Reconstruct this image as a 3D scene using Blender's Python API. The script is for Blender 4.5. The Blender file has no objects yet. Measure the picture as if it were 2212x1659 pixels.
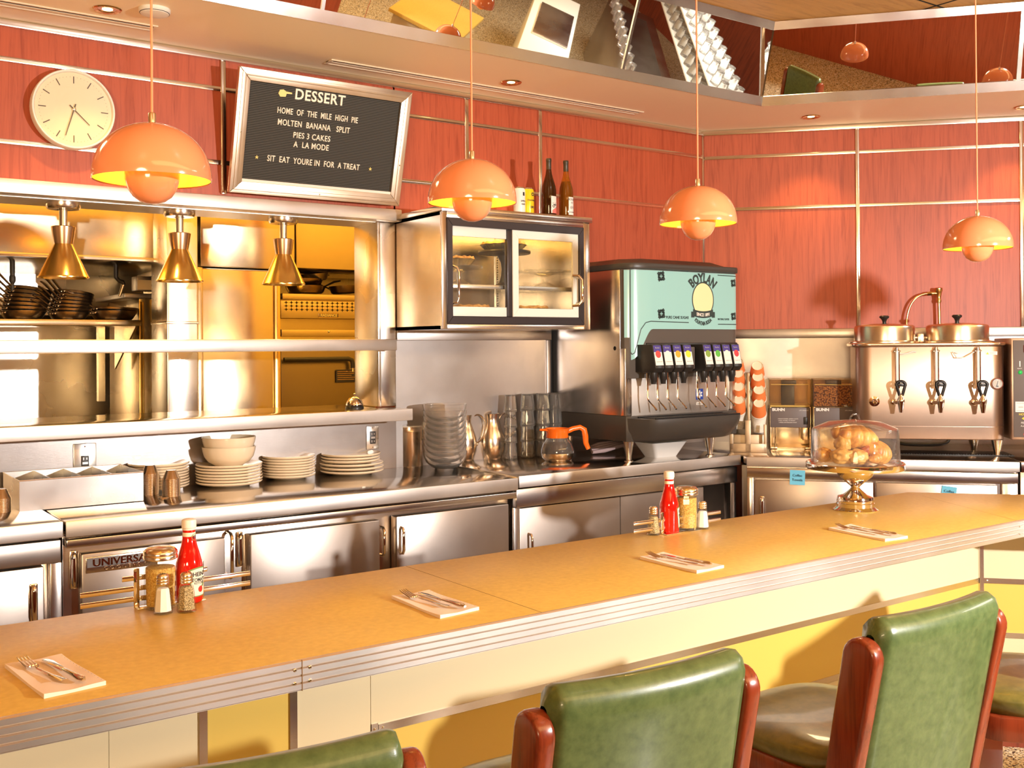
import bpy, bmesh, math, random
from math import sin, cos, pi, radians, atan2, hypot
from mathutils import Vector, Matrix, noise
S = bpy.context.scene
COL = S.collection
random.seed(7)
# ------------------------------------------------------------------ camera
FPX = 2241.32
A1, ROLL, PITCH, CY, CH = .952786, .00702702, -.00452124, 737.436, 1.565
_r = Vector((sin(A1), -cos(A1), 0)); _f = Vector((cos(A1), sin(A1), 0)); _d = Vector((0, 0, -1))
_B = Matrix((_r, _d, _f))
_Rr = Matrix(((cos(ROLL), sin(ROLL), 0), (-sin(ROLL), cos(ROLL), 0), (0, 0, 1)))
_Rp = Matrix(((1, 0, 0), (0, cos(PITCH), -sin(PITCH)), (0, sin(PITCH), cos(PITCH))))
CM = _Rr @ _Rp @ _B
CPOS = Vector((0, 0, CH))
cam_d = bpy.data.cameras.new('camera'); cam = bpy.data.objects.new('camera', cam_d); COL.objects.link(cam)
_R = Matrix((CM[0], -Vector(CM[1]), -Vector(CM[2]))).transposed()
cam.matrix_world = Matrix.Translation(CPOS) @ _R.to_4x4()
cam_d.sensor_fit = 'HORIZONTAL'; cam_d.sensor_width = 36; cam_d.lens = FPX/2212*36
cam_d.shift_y = (CY-829.5)/2212; cam_d.clip_start = .05
S.camera = cam
S.cycles.transparent_max_bounces = 96; S.cycles.max_bounces = 20; S.cycles.transmission_bounces = 20
# ------------------------------------------------------------------ view, world, lights
S.view_settings.view_transform = 'Standard'; S.view_settings.look = 'None'
S.view_settings.exposure = 0.12; S.view_settings.gamma = 1; S.view_settings.use_curve_mapping = False
W = bpy.data.worlds.new('world'); S.world = W; W.use_nodes = True
W.node_tree.nodes['Background'].inputs[0].default_value = (1, .62, .28, 1)
W.node_tree.nodes['Background'].inputs[1].default_value = .3
def area(name, loc, target, size, power, color=(1, 1, 1), shape='DISK', size_y=None):
    l = bpy.data.lights.new(name, 'AREA'); l.shape = shape; l.size = size
    if size_y: l.size_y = size_y
    l.energy = power; l.color = color
    o = bpy.data.objects.new(name, l); COL.objects.link(o); o.location = loc
    o.rotation_euler = (Vector(target)-Vector(loc)).to_track_quat('-Z', 'Y').to_euler()
    return o
def point(name, loc, power, color, r=.02):
    l = bpy.data.lights.new(name, 'POINT'); l.energy = power; l.color = color; l.shadow_soft_size = r
    o = bpy.data.objects.new(name, l); COL.objects.link(o); o.location = loc; return o
def spot(name, loc, target, power, color, ang, blend=.4, r=.03):
    l = bpy.data.lights.new(name, 'SPOT'); l.energy = power; l.color = color; l.spot_size = radians(ang); l.spot_blend = blend; l.shadow_soft_size = r
    o = bpy.data.objects.new(name, l); COL.objects.link(o); o.location = loc
    o.rotation_euler = (Vector(target)-Vector(loc)).to_track_quat('-Z', 'Y').to_euler(); return o
area('flash_right', (3.25, -1.0, 1.83), (3.4, 4.2, 1.5), .09, 225, (1, .95, .90))
area('fill_left', (-2.2, -1.8, 1.5), (2.0, 4.0, 2.5), 1.6, 270, (1, .72, .40))
area('room_fill', (3.5, -2.2, 3.42), (3.5, -2.2, 0), 8.0, 250, (1, .62, .24), 'RECTANGLE', 2.2)  # overhead fill added to lift the warm ambient light, no fixture modelled
area('kitchen_light', (2.4, 6.0, 2.93), (2.4, 6.0, 0), 3.4, 80, (1, .54, .09), 'RECTANGLE', .35)
area('station_fill', (8.6, -.6, 3.40), (8.8, -.8, 0), 2.0, 160, (1, .95, .86))  # added fill, brightens the glass racks reflected in the mirrors
# ------------------------------------------------------------------ picture -> place helpers (points on real surfaces)
def ray(x, y): return CM.transposed() @ Vector(((x-1106)/FPX, (y-CY)/FPX, 1))
def on_z(x, y, z): d = ray(x, y); return CPOS + d*((z-CH)/d.z)
def on_y(x, y, Y): d = ray(x, y); return CPOS + d*(Y/d.y)
T2 = pi-A1-1.365533
D2 = Vector((cos(T2), -sin(T2), 0)); N2 = Vector((sin(T2), cos(T2), 0))
YW = 5.043
WC = Vector((5.2, YW, 0))
def on_w(x, y, v):                      # (u, z) on the plane v in front of the right wall
    d = ray(x, y); P = WC - N2*v
    q = CPOS + d*(((P-CPOS) @ N2)/(d @ N2)); return (q-WC) @ D2, q.z
def W2(u, v, z=0): return WC + D2*u - N2*v + Vector((0, 0, z))
# ------------------------------------------------------------------ mesh helpers
class MB:
    def __init__(s): s.bm = bmesh.new(); s.M = Matrix.Identity(4)
    def _t(s, vs):
        if s.M != Matrix.Identity(4):
            for v in vs: v.co = s.M @ v.co
        return s
    def box(s, x0, x1, y0, y1, z0, z1, bev=0, seg=2, R=None):
        c = Vector(((x0+x1)/2, (y0+y1)/2, (z0+z1)/2))
        m = Matrix.Translation(c) @ (R.to_4x4() if R else Matrix.Identity(4)) @ Matrix.Diagonal((abs(x1-x0), abs(y1-y0), abs(z1-z0), 1))
        r = bmesh.ops.create_cube(s.bm, size=1, matrix=s.M @ m)
        if bev:
            es = list({e for v in r['verts'] for e in v.link_edges})
            bmesh.ops.bevel(s.bm, geom=es, offset=bev, segments=seg, affect='EDGES', profile=.5)
        return s
    def lathe(s, prof, n=32, c=(0, 0, 0), cap0=True, cap1=True, R=None, ang=2*pi):
        c = Vector(c); rings = []; vs = []; full = ang >= 2*pi-1e-6
        for r, z in prof:
            ring = []
            for i in range(n if full else n+1):
                a = ang*i/n; p = Vector((r*cos(a), r*sin(a), z))
                if R: p = R @ p
                v = s.bm.verts.new(c+p); ring.append(v); vs.append(v)
            rings.append(ring)
        m = len(rings[0])
        for a, b in zip(rings, rings[1:]):
            for i in range(n):
                j = (i+1) % m
                s.bm.faces.new((a[i], a[j], b[j], b[i]))
        if cap0 and prof[0][0] > 1e-6: s.bm.faces.new(rings[0][::-1])
        if cap1 and prof[-1][0] > 1e-6: s.bm.faces.new(rings[-1])
        return s._t(vs)
    def cyl(s, p0, p1, r0, r1=None, n=16):
        p0 = Vector(p0); p1 = Vector(p1); d = p1-p0
        R = d.to_track_quat('Z', 'Y').to_matrix()
        return s.lathe([(r0, 0), (r0 if r1 is None else r1, d.length)], n, p0, R=R)
    def tube(s, pts, r, n=8, closed=False, flat=None):
        pts = [Vector(p) for p in pts]; L = len(pts); rings = []; vs = []
        rad = r if isinstance(r, (list, tuple)) else [r]*L
        t0 = (pts[1]-pts[0]).normalized(); up = Vector((0, 0, 1)) if abs(t0.z) < .9 else Vector((1, 0, 0))
        nrm = t0.cross(up).normalized()
        for i in range(L):
            a = pts[i-1] if (i or closed) else pts[i]; b = pts[(i+1) % L] if (i < L-1 or closed) else pts[i]
            t = (b-a).normalized()
            nrm = (nrm-t*nrm.dot(t)).normalized(); bn = t.cross(nrm)
            ring = []
            for k in range(n):
                an = 2*pi*k/n
                o = nrm*cos(an)*rad[i]+bn*sin(an)*rad[i]*(flat or 1)
                v = s.bm.verts.new(pts[i]+o); ring.append(v); vs.append(v)
            rings.append(ring)
        for i in range(L if closed else L-1):
            a = rings[i]; b = rings[(i+1) % L]
            for k in range(n):
                j = (k+1) % n; s.bm.faces.new((a[k], a[j], b[j], b[k]))
        if not closed: s.bm.faces.new(rings[0][::-1]); s.bm.faces.new(rings[-1])
        return s._t(vs)
    def prism(s, poly, z0, z1, bev=0, seg=2, F=None):   # poly in xy, extruded in z (F maps (x,y,z) to place)
        F = F or (lambda x, y, z: Vector((x, y, z)))
        a = [s.bm.verts.new(F(x, y, z0)) for x, y in poly]; b = [s.bm.verts.new(F(x, y, z1)) for x, y in poly]
        n = len(poly); fs = [s.bm.faces.new(a[::-1]), s.bm.faces.new(b)]
        for i in range(n):
            j = (i+1) % n; fs.append(s.bm.faces.new((a[i], a[j], b[j], b[i])))
        s._t(a+b)
        bmesh.ops.recalc_face_normals(s.bm, faces=fs)
        if bev:
            es = list({e for f in fs[:2] for e in f.edges})
            bmesh.ops.bevel(s.bm, geom=es, offset=bev, segments=seg, affect='EDGES', profile=.5)
        return s
    def quad(s, *ps):
        vs = [s.bm.verts.new(Vector(p)) for p in ps]; s.bm.faces.new(vs); return s._t(vs)
    def grid(s, f, nu, nv, cu=False):
        g = [[s.bm.verts.new(f(i/nu, j/nv)) for j in range(nv+1)] for i in range(nu+1)]
        for i in range(nu):
            for j in range(nv): s.bm.faces.new((g[i][j], g[i+1][j], g[i+1][j+1], g[i][j+1]))
        return s._t([v for r in g for v in r])
    def sphere(s, c, r, u=16, v=10, sc=(1, 1, 1), R=None):
        m = Matrix.Translation(Vector(c)) @ (R.to_4x4() if R else Matrix.Identity(4)) @ Matrix.Diagonal((r*sc[0], r*sc[1], r*sc[2], 1))
        bmesh.ops.create_uvsphere(s.bm, u_segments=u, v_segments=v, radius=1, matrix=s.M @ m); return s
def rrect(x0, x1, y0, y1, r, n=5):
    out = []
    for cx, cy, a0 in ((x1-r, y1-r, 0), (x0+r, y1-r, 90), (x0+r, y0+r, 180), (x1-r, y0+r, 270)):
        for i in range(n+1):
            a = radians(a0+90*i/n); out.append((cx+r*cos(a), cy+r*sin(a)))
    return out
def obj(name, mb, mat, parent=None, loc=None, rotz=0, sharp=38, flat=False):
    me = bpy.data.meshes.new(name)
    bmesh.ops.recalc_face_normals(mb.bm, faces=mb.bm.faces) if not getattr(mb, 'keep', False) else None
    mb.bm.to_mesh(me); mb.bm.free()
    if not flat:
        for p in me.polygons: p.use_smooth = True
        me.set_sharp_from_angle(angle=radians(sharp))
    me.materials.append(M[mat] if isinstance(mat, str) else mat)
    o = bpy.data.objects.new(name, me); COL.objects.link(o)
    if parent: o.parent = parent
    if loc is not None: o.location = loc
    if rotz: o.rotation_euler.z = rotz
    return o
def tag(o, label, cat, group=None, kind=None):
    o['label'] = label; o['category'] = cat
    if group: o['group'] = group
    if kind: o['kind'] = kind
    return o
def thing(name, label, cat, loc=(0, 0, 0), rotz=0, group=None):
    o = bpy.data.objects.new(name, None); COL.objects.link(o); o.empty_display_size = .05
    o.location = loc; o.rotation_euler = (0, 0, rotz); return tag(o, label, cat, group)
def struct(name, mb, mat, **k):
    o = obj(name, mb, mat, **k); o['kind'] = 'structure'; return o
def dup(root, loc=None, rotz=None, label=None, group=None):
    r = root.copy(); COL.objects.link(r)
    if loc is not None: r.location = loc
    if rotz is not None: r.rotation_euler = (r.rotation_euler.x, r.rotation_euler.y, rotz)
    if label: r['label'] = label
    if group: r['group'] = group
    for ch in list(root.children):
        c = ch.copy(); COL.objects.link(c); c.parent = r
        for g in list(ch.children):
            d = g.copy(); COL.objects.link(d); d.parent = c
    return r
def text(mb, s, size, F, extrude=.0006, align='CENTER', sx=1.0, bold=0, gap=1.0, arc=None):
    """lettering laid into mb: F maps the text plane (x right, y up, z out) to place"""
    cu = bpy.data.curves.new('t', 'FONT'); cu.body = s; cu.size = size; cu.extrude = extrude; cu.align_x = align; cu.align_y = 'CENTER'
    cu.offset = bold; cu.space_character = gap; cu.resolution_u = 3
    o = bpy.data.objects.new('t', cu); COL.objects.link(o)
    dg = bpy.context.evaluated_depsgraph_get(); me = bpy.data.meshes.new_from_object(o.evaluated_get(dg))
    vs = []
    for v in me.vertices:
        x, y, z = v.co.x*sx, v.co.y, v.co.z+extrude
        if arc:                                   # bend the line on a circle of radius arc
            a = x/abs(arc); rr = abs(arc)+y if arc > 0 else abs(arc)-y
            x = rr*sin(a); y = (rr*cos(a)-abs(arc)) if arc > 0 else (abs(arc)-rr*cos(a))
        vs.append(mb.bm.verts.new(F(x, y, z)))
    for p in me.polygons:
        try: mb.bm.faces.new([vs[i] for i in p.vertices])
        except ValueError: pass
    mb._t(vs)
    bpy.data.objects.remove(o); bpy.data.curves.remove(cu); bpy.data.meshes.remove(me)
    return mb
def bez(p0, p1, p2, p3, n=10):
    p0, p1, p2, p3 = map(Vector, (p0, p1, p2, p3)); out = []
    for i in range(n+1):
        t = i/n; out.append(p0*(1-t)**3+p1*3*t*(1-t)**2+p2*3*t*t*(1-t)+p3*t**3)
    return out
# ------------------------------------------------------------------ materials
M = {}
def mat(name, base=(.8, .8, .8), rough=.5, metal=0, spec=.5, trans=0, ior=1.45, emit=None, es=1, coat=0, sheen=0, alpha=1):
    m = bpy.data.materials.new(name); m.use_nodes = True; b = m.node_tree.nodes['Principled BSDF']
    b.inputs['Base Color'].default_value = (*base, 1); b.inputs['Roughness'].default_value = rough; b.inputs['Metallic'].default_value = metal
    b.inputs['Specular IOR Level'].default_value = spec; b.inputs['Transmission Weight'].default_value = trans; b.inputs['IOR'].default_value = ior
    b.inputs['Coat Weight'].default_value = coat; b.inputs['Alpha'].default_value = alpha
    if emit: b.inputs['Emission Color'].default_value = (*emit, 1); b.inputs['Emission Strength'].default_value = es
    M[name] = m; return m
def nd(m, t, **k):
    n = m.node_tree.nodes.new(t)
    for a, v in k.items(): setattr(n, a, v)
    return n
def lk(m, a, b): m.node_tree.links.new(a, b)
def bsdf(m): return m.node_tree.nodes['Principled BSDF']
def coords(m, scale=(1, 1, 1), kind='Object', rot=(0, 0, 0)):
    tc = nd(m, 'ShaderNodeTexCoord'); mp = nd(m, 'ShaderNodeMapping'); mp.inputs['Scale'].default_value = scale; mp.inputs['Rotation'].default_value = rot
    lk(m, tc.outputs[kind], mp.inputs[0]); return mp.outputs[0]
def noisy(m, co, scale, detail=4, rough=.55, dist=0):
    n = nd(m, 'ShaderNodeTexNoise'); n.inputs['Scale'].default_value = scale; n.inputs['Detail'].default_value = detail
    n.inputs['Roughness'].default_value = rough; n.inputs['Distortion'].default_value = dist; lk(m, co, n.inputs['Vector']); return n.outputs['Fac']
def ramp(m, f, *stops):
    r = nd(m, 'ShaderNodeValToRGB'); e = r.color_ramp.elements
    while len(e) < len(stops): e.new(.5)
    for el, (p, c) in zip(e, stops): el.position = p; el.color = (*c, 1) if len(c) == 3 else c
    lk(m, f, r.inputs[0]); return r.outputs[0]
def bump(m, f, strength=.1, dist=.01):
    b = nd(m, 'ShaderNodeBump'); b.inputs['Strength'].default_value = strength; b.inputs['Distance'].default_value = dist
    lk(m, f, b.inputs['Height']); lk(m, b.outputs[0], bsdf(m).inputs['Normal'])
def steel(name, base, r0, r1, brush=(2, 60, 60), bs=.03, wav=.5):
    m = mat(name, base, r0, 1); co = coords(m); cb = coords(m, brush)
    n = noisy(m, co, 7, 5, .6); b2 = noisy(m, cb, 12, 3)
    mr = nd(m, 'ShaderNodeMapRange'); mr.inputs[3].default_value = r0; mr.inputs[4].default_value = r1; mr.inputs[1].default_value = .3; mr.inputs[2].default_value = .7
    nb = noisy(m, co, 2.6, 3, .5); lk(m, nb, mr.inputs[0]); lk(m, mr.outputs[0], bsdf(m).inputs['Roughness'])
    c = ramp(m, n, (.3, tuple(x*.93 for x in base)), (.7, base)); lk(m, c, bsdf(m).inputs['Base Color'])
    big = noisy(m, co, 2.2, 2)
    mx = nd(m, 'ShaderNodeMath', operation='MULTIPLY_ADD'); mx.inputs[1].default_value = wav; lk(m, big, mx.inputs[0]); lk(m, b2, mx.inputs[2])
    bump(m, mx.outputs[0], bs, .004); return m
steel('steel', (.73, .67, .62), .19, .26)
steel('steel_top', (.74, .68, .62), .10, .18, (1, 1, 1), .012)
steel('steel_kitchen', (.66, .62, .56), .22, .30)
steel('steel_bright', (.80, .77, .73), .22, .32, (60, 60, 2))
steel('steel_dark', (.30, .27, .25), .28, .4)
mat('trim_steel', (.80, .74, .66), .18, 1)
steel('edge_steel', (.78, .74, .71), .38, .48, (2, 40, 40), .03)
mat('chrome', (.86, .83, .80), .05, 1); mat('chrome_brushed', (.80, .74, .66), .22, 1)
mat('mirror', (.92, .90, .86), .012, 1)
mat('brass', (.72, .50, .20), .2, 1); mat('copper_brushed', (.85, .60, .28), .22, 1)
mat('black_plastic', (.012, .012, .013), .35); mat('dark_plastic', (.045, .040, .038), .42); mat('black_matte', (.006, .006, .006), .8)
mat('white_plastic', (.82, .79, .72), .35); 
mat('cream_paint', (.80, .66, .50), .55); mat('paper', (.85, .80, .74), .7)
mat('bulb', (1, .8, .4), .5, emit=(1, .72, .28), es=14)
def thin_glass(name, tint, ior, haze):      # thin walled clear glass: see-through with a sharp reflection that grows at the rim
    m = bpy.data.materials.new(name); m.use_nodes = True; t = m.node_tree; t.nodes.clear(); M[name] = m
    out = nd(m, 'ShaderNodeOutputMaterial'); tr = nd(m, 'ShaderNodeBsdfTransparent'); tr.inputs[0].default_value = (*tint, 1)
    gl = nd(m, 'ShaderNodeBsdfGlossy'); gl.inputs['Roughness'].default_value = .02; fw_ = nd(m, 'ShaderNodeLayerWeight'); fw_.inputs[0].default_value = .5; pw = nd(m, 'ShaderNodeMath', operation='POWER'); pw.inputs[1].default_value = 3
    lk(m, fw_.outputs['Facing'], pw.inputs[0]); fr = nd(m, 'ShaderNodeMath', operation='MULTIPLY_ADD'); f0 = ((ior-1)/(ior+1))**2; fr.inputs[1].default_value = .9-f0; fr.inputs[2].default_value = f0; lk(m, pw.outputs[0], fr.inputs[0])
    df = nd(m, 'ShaderNodeBsdfDiffuse'); df.inputs[0].default_value = (.9, .88, .85, 1); m1 = nd(m, 'ShaderNodeMixShader'); m2 = nd(m, 'ShaderNodeMixShader'); m1.inputs[0].default_value = haze
    lk(m, tr.outputs[0], m1.inputs[1]); lk(m, df.outputs[0], m1.inputs[2]); lk(m, fr.outputs[0], m2.inputs[0]); lk(m, m1.outputs[0], m2.inputs[1]); lk(m, gl.outputs[0], m2.inputs[2]); lk(m, m2.outputs[0], out.inputs[0])
thin_glass('glass', (.97, .97, .96), 1.55, .045)
def solid_glass(name, haze, ior=1.45):
    m = bpy.data.materials.new(name); m.use_nodes = True; t = m.node_tree; t.nodes.clear(); M[name] = m
    out = nd(m, 'ShaderNodeOutputMaterial'); g = nd(m, 'ShaderNodeBsdfGlass'); g.inputs['IOR'].default_value = ior; g.inputs['Roughness'].default_value = 0
    df = nd(m, 'ShaderNodeBsdfDiffuse'); df.inputs[0].default_value = (.9, .9, .88, 1); mx = nd(m, 'ShaderNodeMixShader'); mx.inputs[0].default_value = haze
    lk(m, g.outputs[0], mx.inputs[1]); lk(m, df.outputs[0], mx.inputs[2]); lk(m, mx.outputs[0], out.inputs[0])
solid_glass('tumbler_glass', .06); solid_glass('bowl_glass', .05, 1.4)
steel('steel_splash', (.54, .51, .50), .34, .44, (2, 60, 60), .06); steel('steel_wall', (.40, .36, .34), .26, .36, (2, 60, 60), .06); steel('steel_door', (.46, .40, .36), .30, .38)
steel('steel_matte', (.74, .70, .66), .42, .50); thin_glass('acrylic', (.985, .985, .98), 1.3, .02); thin_glass('glass_pane', (.96, .97, .96), 1.5, .01)
def wood(name, dark, light, scale=(14, 14, 1.1), rough=.42, coat=.0):
    m = mat(name, light, rough, coat=coat); m.node_tree.nodes['Principled BSDF'].inputs['Coat Roughness'].default_value = .15
    co = coords(m, scale, 'Object'); n = noisy(m, co, 1.7, 8, .60, 1.2)
    co2 = coords(m, (scale[0]*8, scale[1]*8, scale[2]*2.2)); n2 = noisy(m, co2, 3, 4, .6)
    a = nd(m, 'ShaderNodeMath', operation='MULTIPLY_ADD'); a.inputs[1].default_value = .32; lk(m, n2, a.inputs[0]); lk(m, n, a.inputs[2])
    c = ramp(m, a.outputs[0], (.46, dark), (.66, light), (.86, tuple(x*1.12 for x in light))); lk(m, c, bsdf(m).inputs['Base Color'])
    bump(m, n2, .04, .001); return m
wood('cherry', (.32, .056, .024), (.44, .090, .040), (24, 24, 1.3))
wood('ceiling_wood', (.42, .20, .06), (.58, .31, .10), (1.2, 9, 9), .4, .1)
wood('dark_wood', (.11, .022, .012), (.20, .040, .018)); wood('chair_wood', (.10, .016, .006), (.20, .034, .011), (20, 20, 2), .25, .4)
# ------------------------------------------------------------------ the setting
mat('reflector_yellow', (.80, .66, .36), .4); mat('wall_cream', (.74, .62, .46), .7)
m = mat('terrazzo', (.5, .42, .26), .25); co = coords(m)
v = nd(m, 'ShaderNodeTexVoronoi'); v.inputs['Scale'].default_value = 160; lk(m, co, v.inputs['Vector'])
sp = nd(m, 'ShaderNodeSeparateColor'); lk(m, v.outputs['Color'], sp.inputs[0])
c1 = ramp(m, sp.outputs[0], (.0, (.03, .025, .015)), (.16, (.05, .04, .02)), (.2, (.45, .36, .20)), (.55, (.62, .55, .38)), (.85, (.40, .24, .08)), (.9, (.75, .7, .56)))
m.node_tree.nodes[-1].color_ramp.interpolation = 'CONSTANT'; lk(m, c1, bsdf(m).inputs['Base Color'])
struct('floor', MB().box(-6, 12.2, -6.5, 8, -.05, 0), 'terrazzo')
SOF = 3.03; CEIL = 3.488; SY = 4.30
CN = Vector((4.945, SY, SOF))
DR = (Vector((5.921, 3.178, 0))-Vector((4.948, 4.315, 0))).normalized(); NR = Vector((-DR.y, DR.x, 0))
E2 = CN+DR*3.2
mb = MB().box(-6, 2.80, YW, 5.27, 2.27, SOF).box(2.79, 5.6, YW, 5.27, 0, SOF).box(-6, 2.79, YW, 5.27, 0, 1.17)
struct('wall_back', mb, 'cherry')
mb = MB(); mb.M = Matrix.Translation(WC) @ Matrix.Rotation(-T2, 4, 'Z'); mb.box(0, 4.2, 0, .2, 0, SOF)
struct('wall_right', mb, 'cherry')
mat('soffit_paint', (.93, .76, .52), .4)
end = W2(4.2, .0)
struct('ceiling', MB().prism([(-6, YW+.1), (-6, SY), (CN.x, CN.y), (E2.x, E2.y), (end.x, end.y), (WC.x, WC.y+.1)], SOF, SOF+.03), 'soffit_paint')
struct('ceiling_upper', MB().box(-6, 12.2, -6.5, 5.4, CEIL, CEIL+.04), 'ceiling_wood')
mb = MB()
for x in (.4, 2.9, 5.4): mb.box(x-.003, x+.003, -6, 4.2, CEIL-.004, CEIL)
for y in (.6, 2.0, 3.4): mb.box(-6, 8, y-.003, y+.003, CEIL-.004, CEIL)
struct('trim_ceiling_seams', mb, 'black_matte')
mb = MB().box(-6, 12.2, -6.7, -6.5, 0, CEIL); struct('wall_front', mb, 'wall_cream')
struct('trim_wainscot', MB().box(-6, 12.2, -6.5, -6.46, 0, 1.1), 'dark_wood')
struct('wall_left', MB().box(-6.2, -6, -6.5, 8, 0, CEIL), 'wall_cream')
struct('wall_far_right', MB().box(12.2, 12.4, -6.5, 8, 0, CEIL), 'dark_wood')
# mirror fascia, leaning out towards the room
LEAN = .1815; HM = CEIL-SOF
n1 = Vector((0, -1, 0)); 
def fascia(P, d, nout, s0, s1, h0, h1, off, th):   # a slab on the leaning fascia; s along d, h up the slope 0..1
    up = (nout*LEAN+Vector((0, 0, HM))); nn = d.cross(up).normalized()
    if nn.dot(nout) < 0: nn = -nn
    def pt(s, h, o): return P+d*s+up*h+nn*o
    mb = MB()
    q = [pt(s0[0], h0, off), pt(s1[0], h0, off), pt(s1[1], h1, off), pt(s0[1], h1, off)]
    r = [p-nn*th for p in q]
    a = [mb.bm.verts.new(p) for p in q]; b = [mb.bm.verts.new(p) for p in r]
    mb.bm.faces.new(a); mb.bm.faces.new(b[::-1])
    for i in range(4): mb.bm.faces.new((a[i], b[i], b[(i+1) % 4], a[(i+1) % 4]))
    return mb
TC = Vector((4.945-.4*.198, SY-.916*.198, 0))   # corner at the top
k1 = TC.x-CN.x; k2 = (TC-Vector((CN.x, CN.y, 0)))@DR
def kk(k, h): return k*h
X1 = Vector((1, 0, 0)); P1 = CN.copy(); P2 = CN.copy(); no2 = -NR if NR.dot(Vector((0, 1, 0))) > 0 else NR
def fs1(sa, sb, h0, h1, off, th, corner=False):
    return fascia(P1, X1, n1, (sa, sa), (sb+k1*h0, sb+k1*h1) if corner else (sb, sb), h0, h1, off, th)
def fs2(sa, sb, h0, h1, off, th, corner=False):
    return fascia(P2, DR, no2, (sa+k2*h0, sa+k2*h1) if corner else (sa, sa), (sb, sb), h0, h1, off, th)
struct('trim_1', fs1(-9, 0, 0, .115, .012, .03, True), 'steel'); struct('trim_2', fs1(-9, 0, .90, 1, .012, .03, True), 'steel')
struct('trim_3', fs2(0, 3.2, 0, .115, .012, .03, True), 'steel'); struct('trim_4', fs2(0, 3.2, .90, 1, .012, .03, True), 'steel')
brk = [-9, 0.15-CN.x, 2.01-CN.x, 3.80-CN.x, 0]
names = ['leaning mirror panel of the fascia, far left end over the clock', 'leaning mirror panel above the letter board, left of the pendant cords',
         'long leaning mirror panel above the pie case, showing yellow counter and lamps', 'leaning mirror panel beside the fascia corner, showing rows of glasses']
for i in range(4):
    o = obj('mirror_panel', fs1(brk[i]+.008, brk[i+1]-(.008 if i < 3 else .006), .115, .90, .0, .02, i == 3), 'mirror'); tag(o, names[i], 'mirror', 'mirrors of the soffit fascia')
mb = MB()
for b in brk[1:4]:
    q = fs1(b-.008, b+.008, .115, .90, .006, .01).bm
    t = bpy.data.meshes.new('t'); q.to_mesh(t); mb.bm.from_mesh(t); bpy.data.meshes.remove(t)
struct('trim_5', mb, 'steel_dark')
b2 = 1.45
o = obj('mirror_panel', fs2(.006, b2-.008, .115, .90, 0, .02, True), 'mirror'); tag(o, 'leaning mirror panel right of the fascia corner, showing dark wood partition', 'mirror', 'mirrors of the soffit fascia')
o = obj('mirror_panel', fs2(b2+.008, 3.2, .115, .90, 0, .02), 'mirror'); tag(o, 'leaning mirror panel at the far right edge of the photo', 'mirror', 'mirrors of the soffit fascia')
struct('trim_6', fs2(b2-.012, b2+.012, .115, .90, .008, .012), 'steel')
# metal strips on the cherry panels
Z1, Z2 = 2.853, 2.487; sw = .012
mb = MB()
for z in (Z1, Z2): mb.box(-6, 5.19, YW-.010, YW, z-sw, z+sw, .003)
mb.box(-6, 5.2, YW-.02, YW, SOF-.035, SOF-.002, .004)
for x, z0 in ((.38, 2.33), (1.825, 2.33), (3.267, 2.25), (3.80, 2.25), (5.20, 1.66)): mb.box(x-.013, x+.013, YW-.013, YW, z0, SOF-.03, .003)
struct('trim_7', mb, 'trim_steel')
mb = MB(); mb.M = Matrix.Translation(WC) @ Matrix.Rotation(-T2, 4, 'Z')
for z in (Z1-.01, Z2): mb.box(.015, 4.2, -.010, 0, z-sw, z+sw, .003)
mb.box(0, 4.2, -.02, 0, SOF-.035, SOF-.002, .004)
for u in (1.016, 2.029, 3.042): mb.box(u-.013, u+.013, -.013, 0, 1.66, SOF-.03, .003)
struct('trim_8', mb, 'trim_steel')
# steel facing low on the walls
mb = MB(); mb.M = Matrix.Translation(WC) @ Matrix.Rotation(-T2, 4, 'Z'); mb.box(-.02, 4.2, -.014, 0, .9, 1.605).box(-.02, 4.2, -.022, 0, 1.605, 1.668, .004)
struct('trim_9', mb, 'steel_wall')
struct('trim_12', MB().box(-6, 2.79, YW-.012, YW, .9, 1.165), 'steel_wall')
mb = MB().box(2.79, 3.86, YW-.012, YW, .9, 1.60).box(2.79, 3.86, YW-.03, YW, 1.60, 1.67, .003).box(3.83, 3.86, YW-.022, YW, .9, 1.60, .004)
mb.box(3.9, 5.2, YW-.012, YW, .9, 1.66)
struct('trim_10', mb, 'steel_splash')
struct('trim_gap_shade', MB().box(3.86, 3.9, YW-.010, YW, .9, 1.70), 'black_matte')  # black strip painted in for the shade of an open gap
# ceiling fittings of the soffit
def slot(xa, xb, y):
    t = thing('slot_diffuser', 'x', 'air vent', ((xa+xb)/2, y, SOF), 0, 'linear slots in the soffit'); L = (xb-xa)/2
    obj('frame', MB().box(-L, L, -.045, -.03, -.006, 0, .002).box(-L, L, .03, .045, -.006, 0, .002).box(-L, -L+.015, -.03, .03, -.006, 0).box(L-.015, L, -.03, .03, -.006, 0).box(-L, L, -.006, .022, -.004, 0), 'cream_paint', t)
    obj('slot', MB().box(-L+.015, L-.015, -.03, -.006, -.0015, -.0002).box(-L+.015, L-.015, .022, .03, -.0015, -.0002), 'black_matte', t); return t
a = on_z(330, 66, SOF); slot(a.x-2.2, a.x, 4.80)['label'] = 'linear slot air vent in the soffit above the clock'
a = on_z(705, 133, SOF); b = on_z(1385, 243, SOF); slot(a.x, b.x, (a.y+b.y)/2)['label'] = 'long linear slot air vent above the letter board and pie case'
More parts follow.
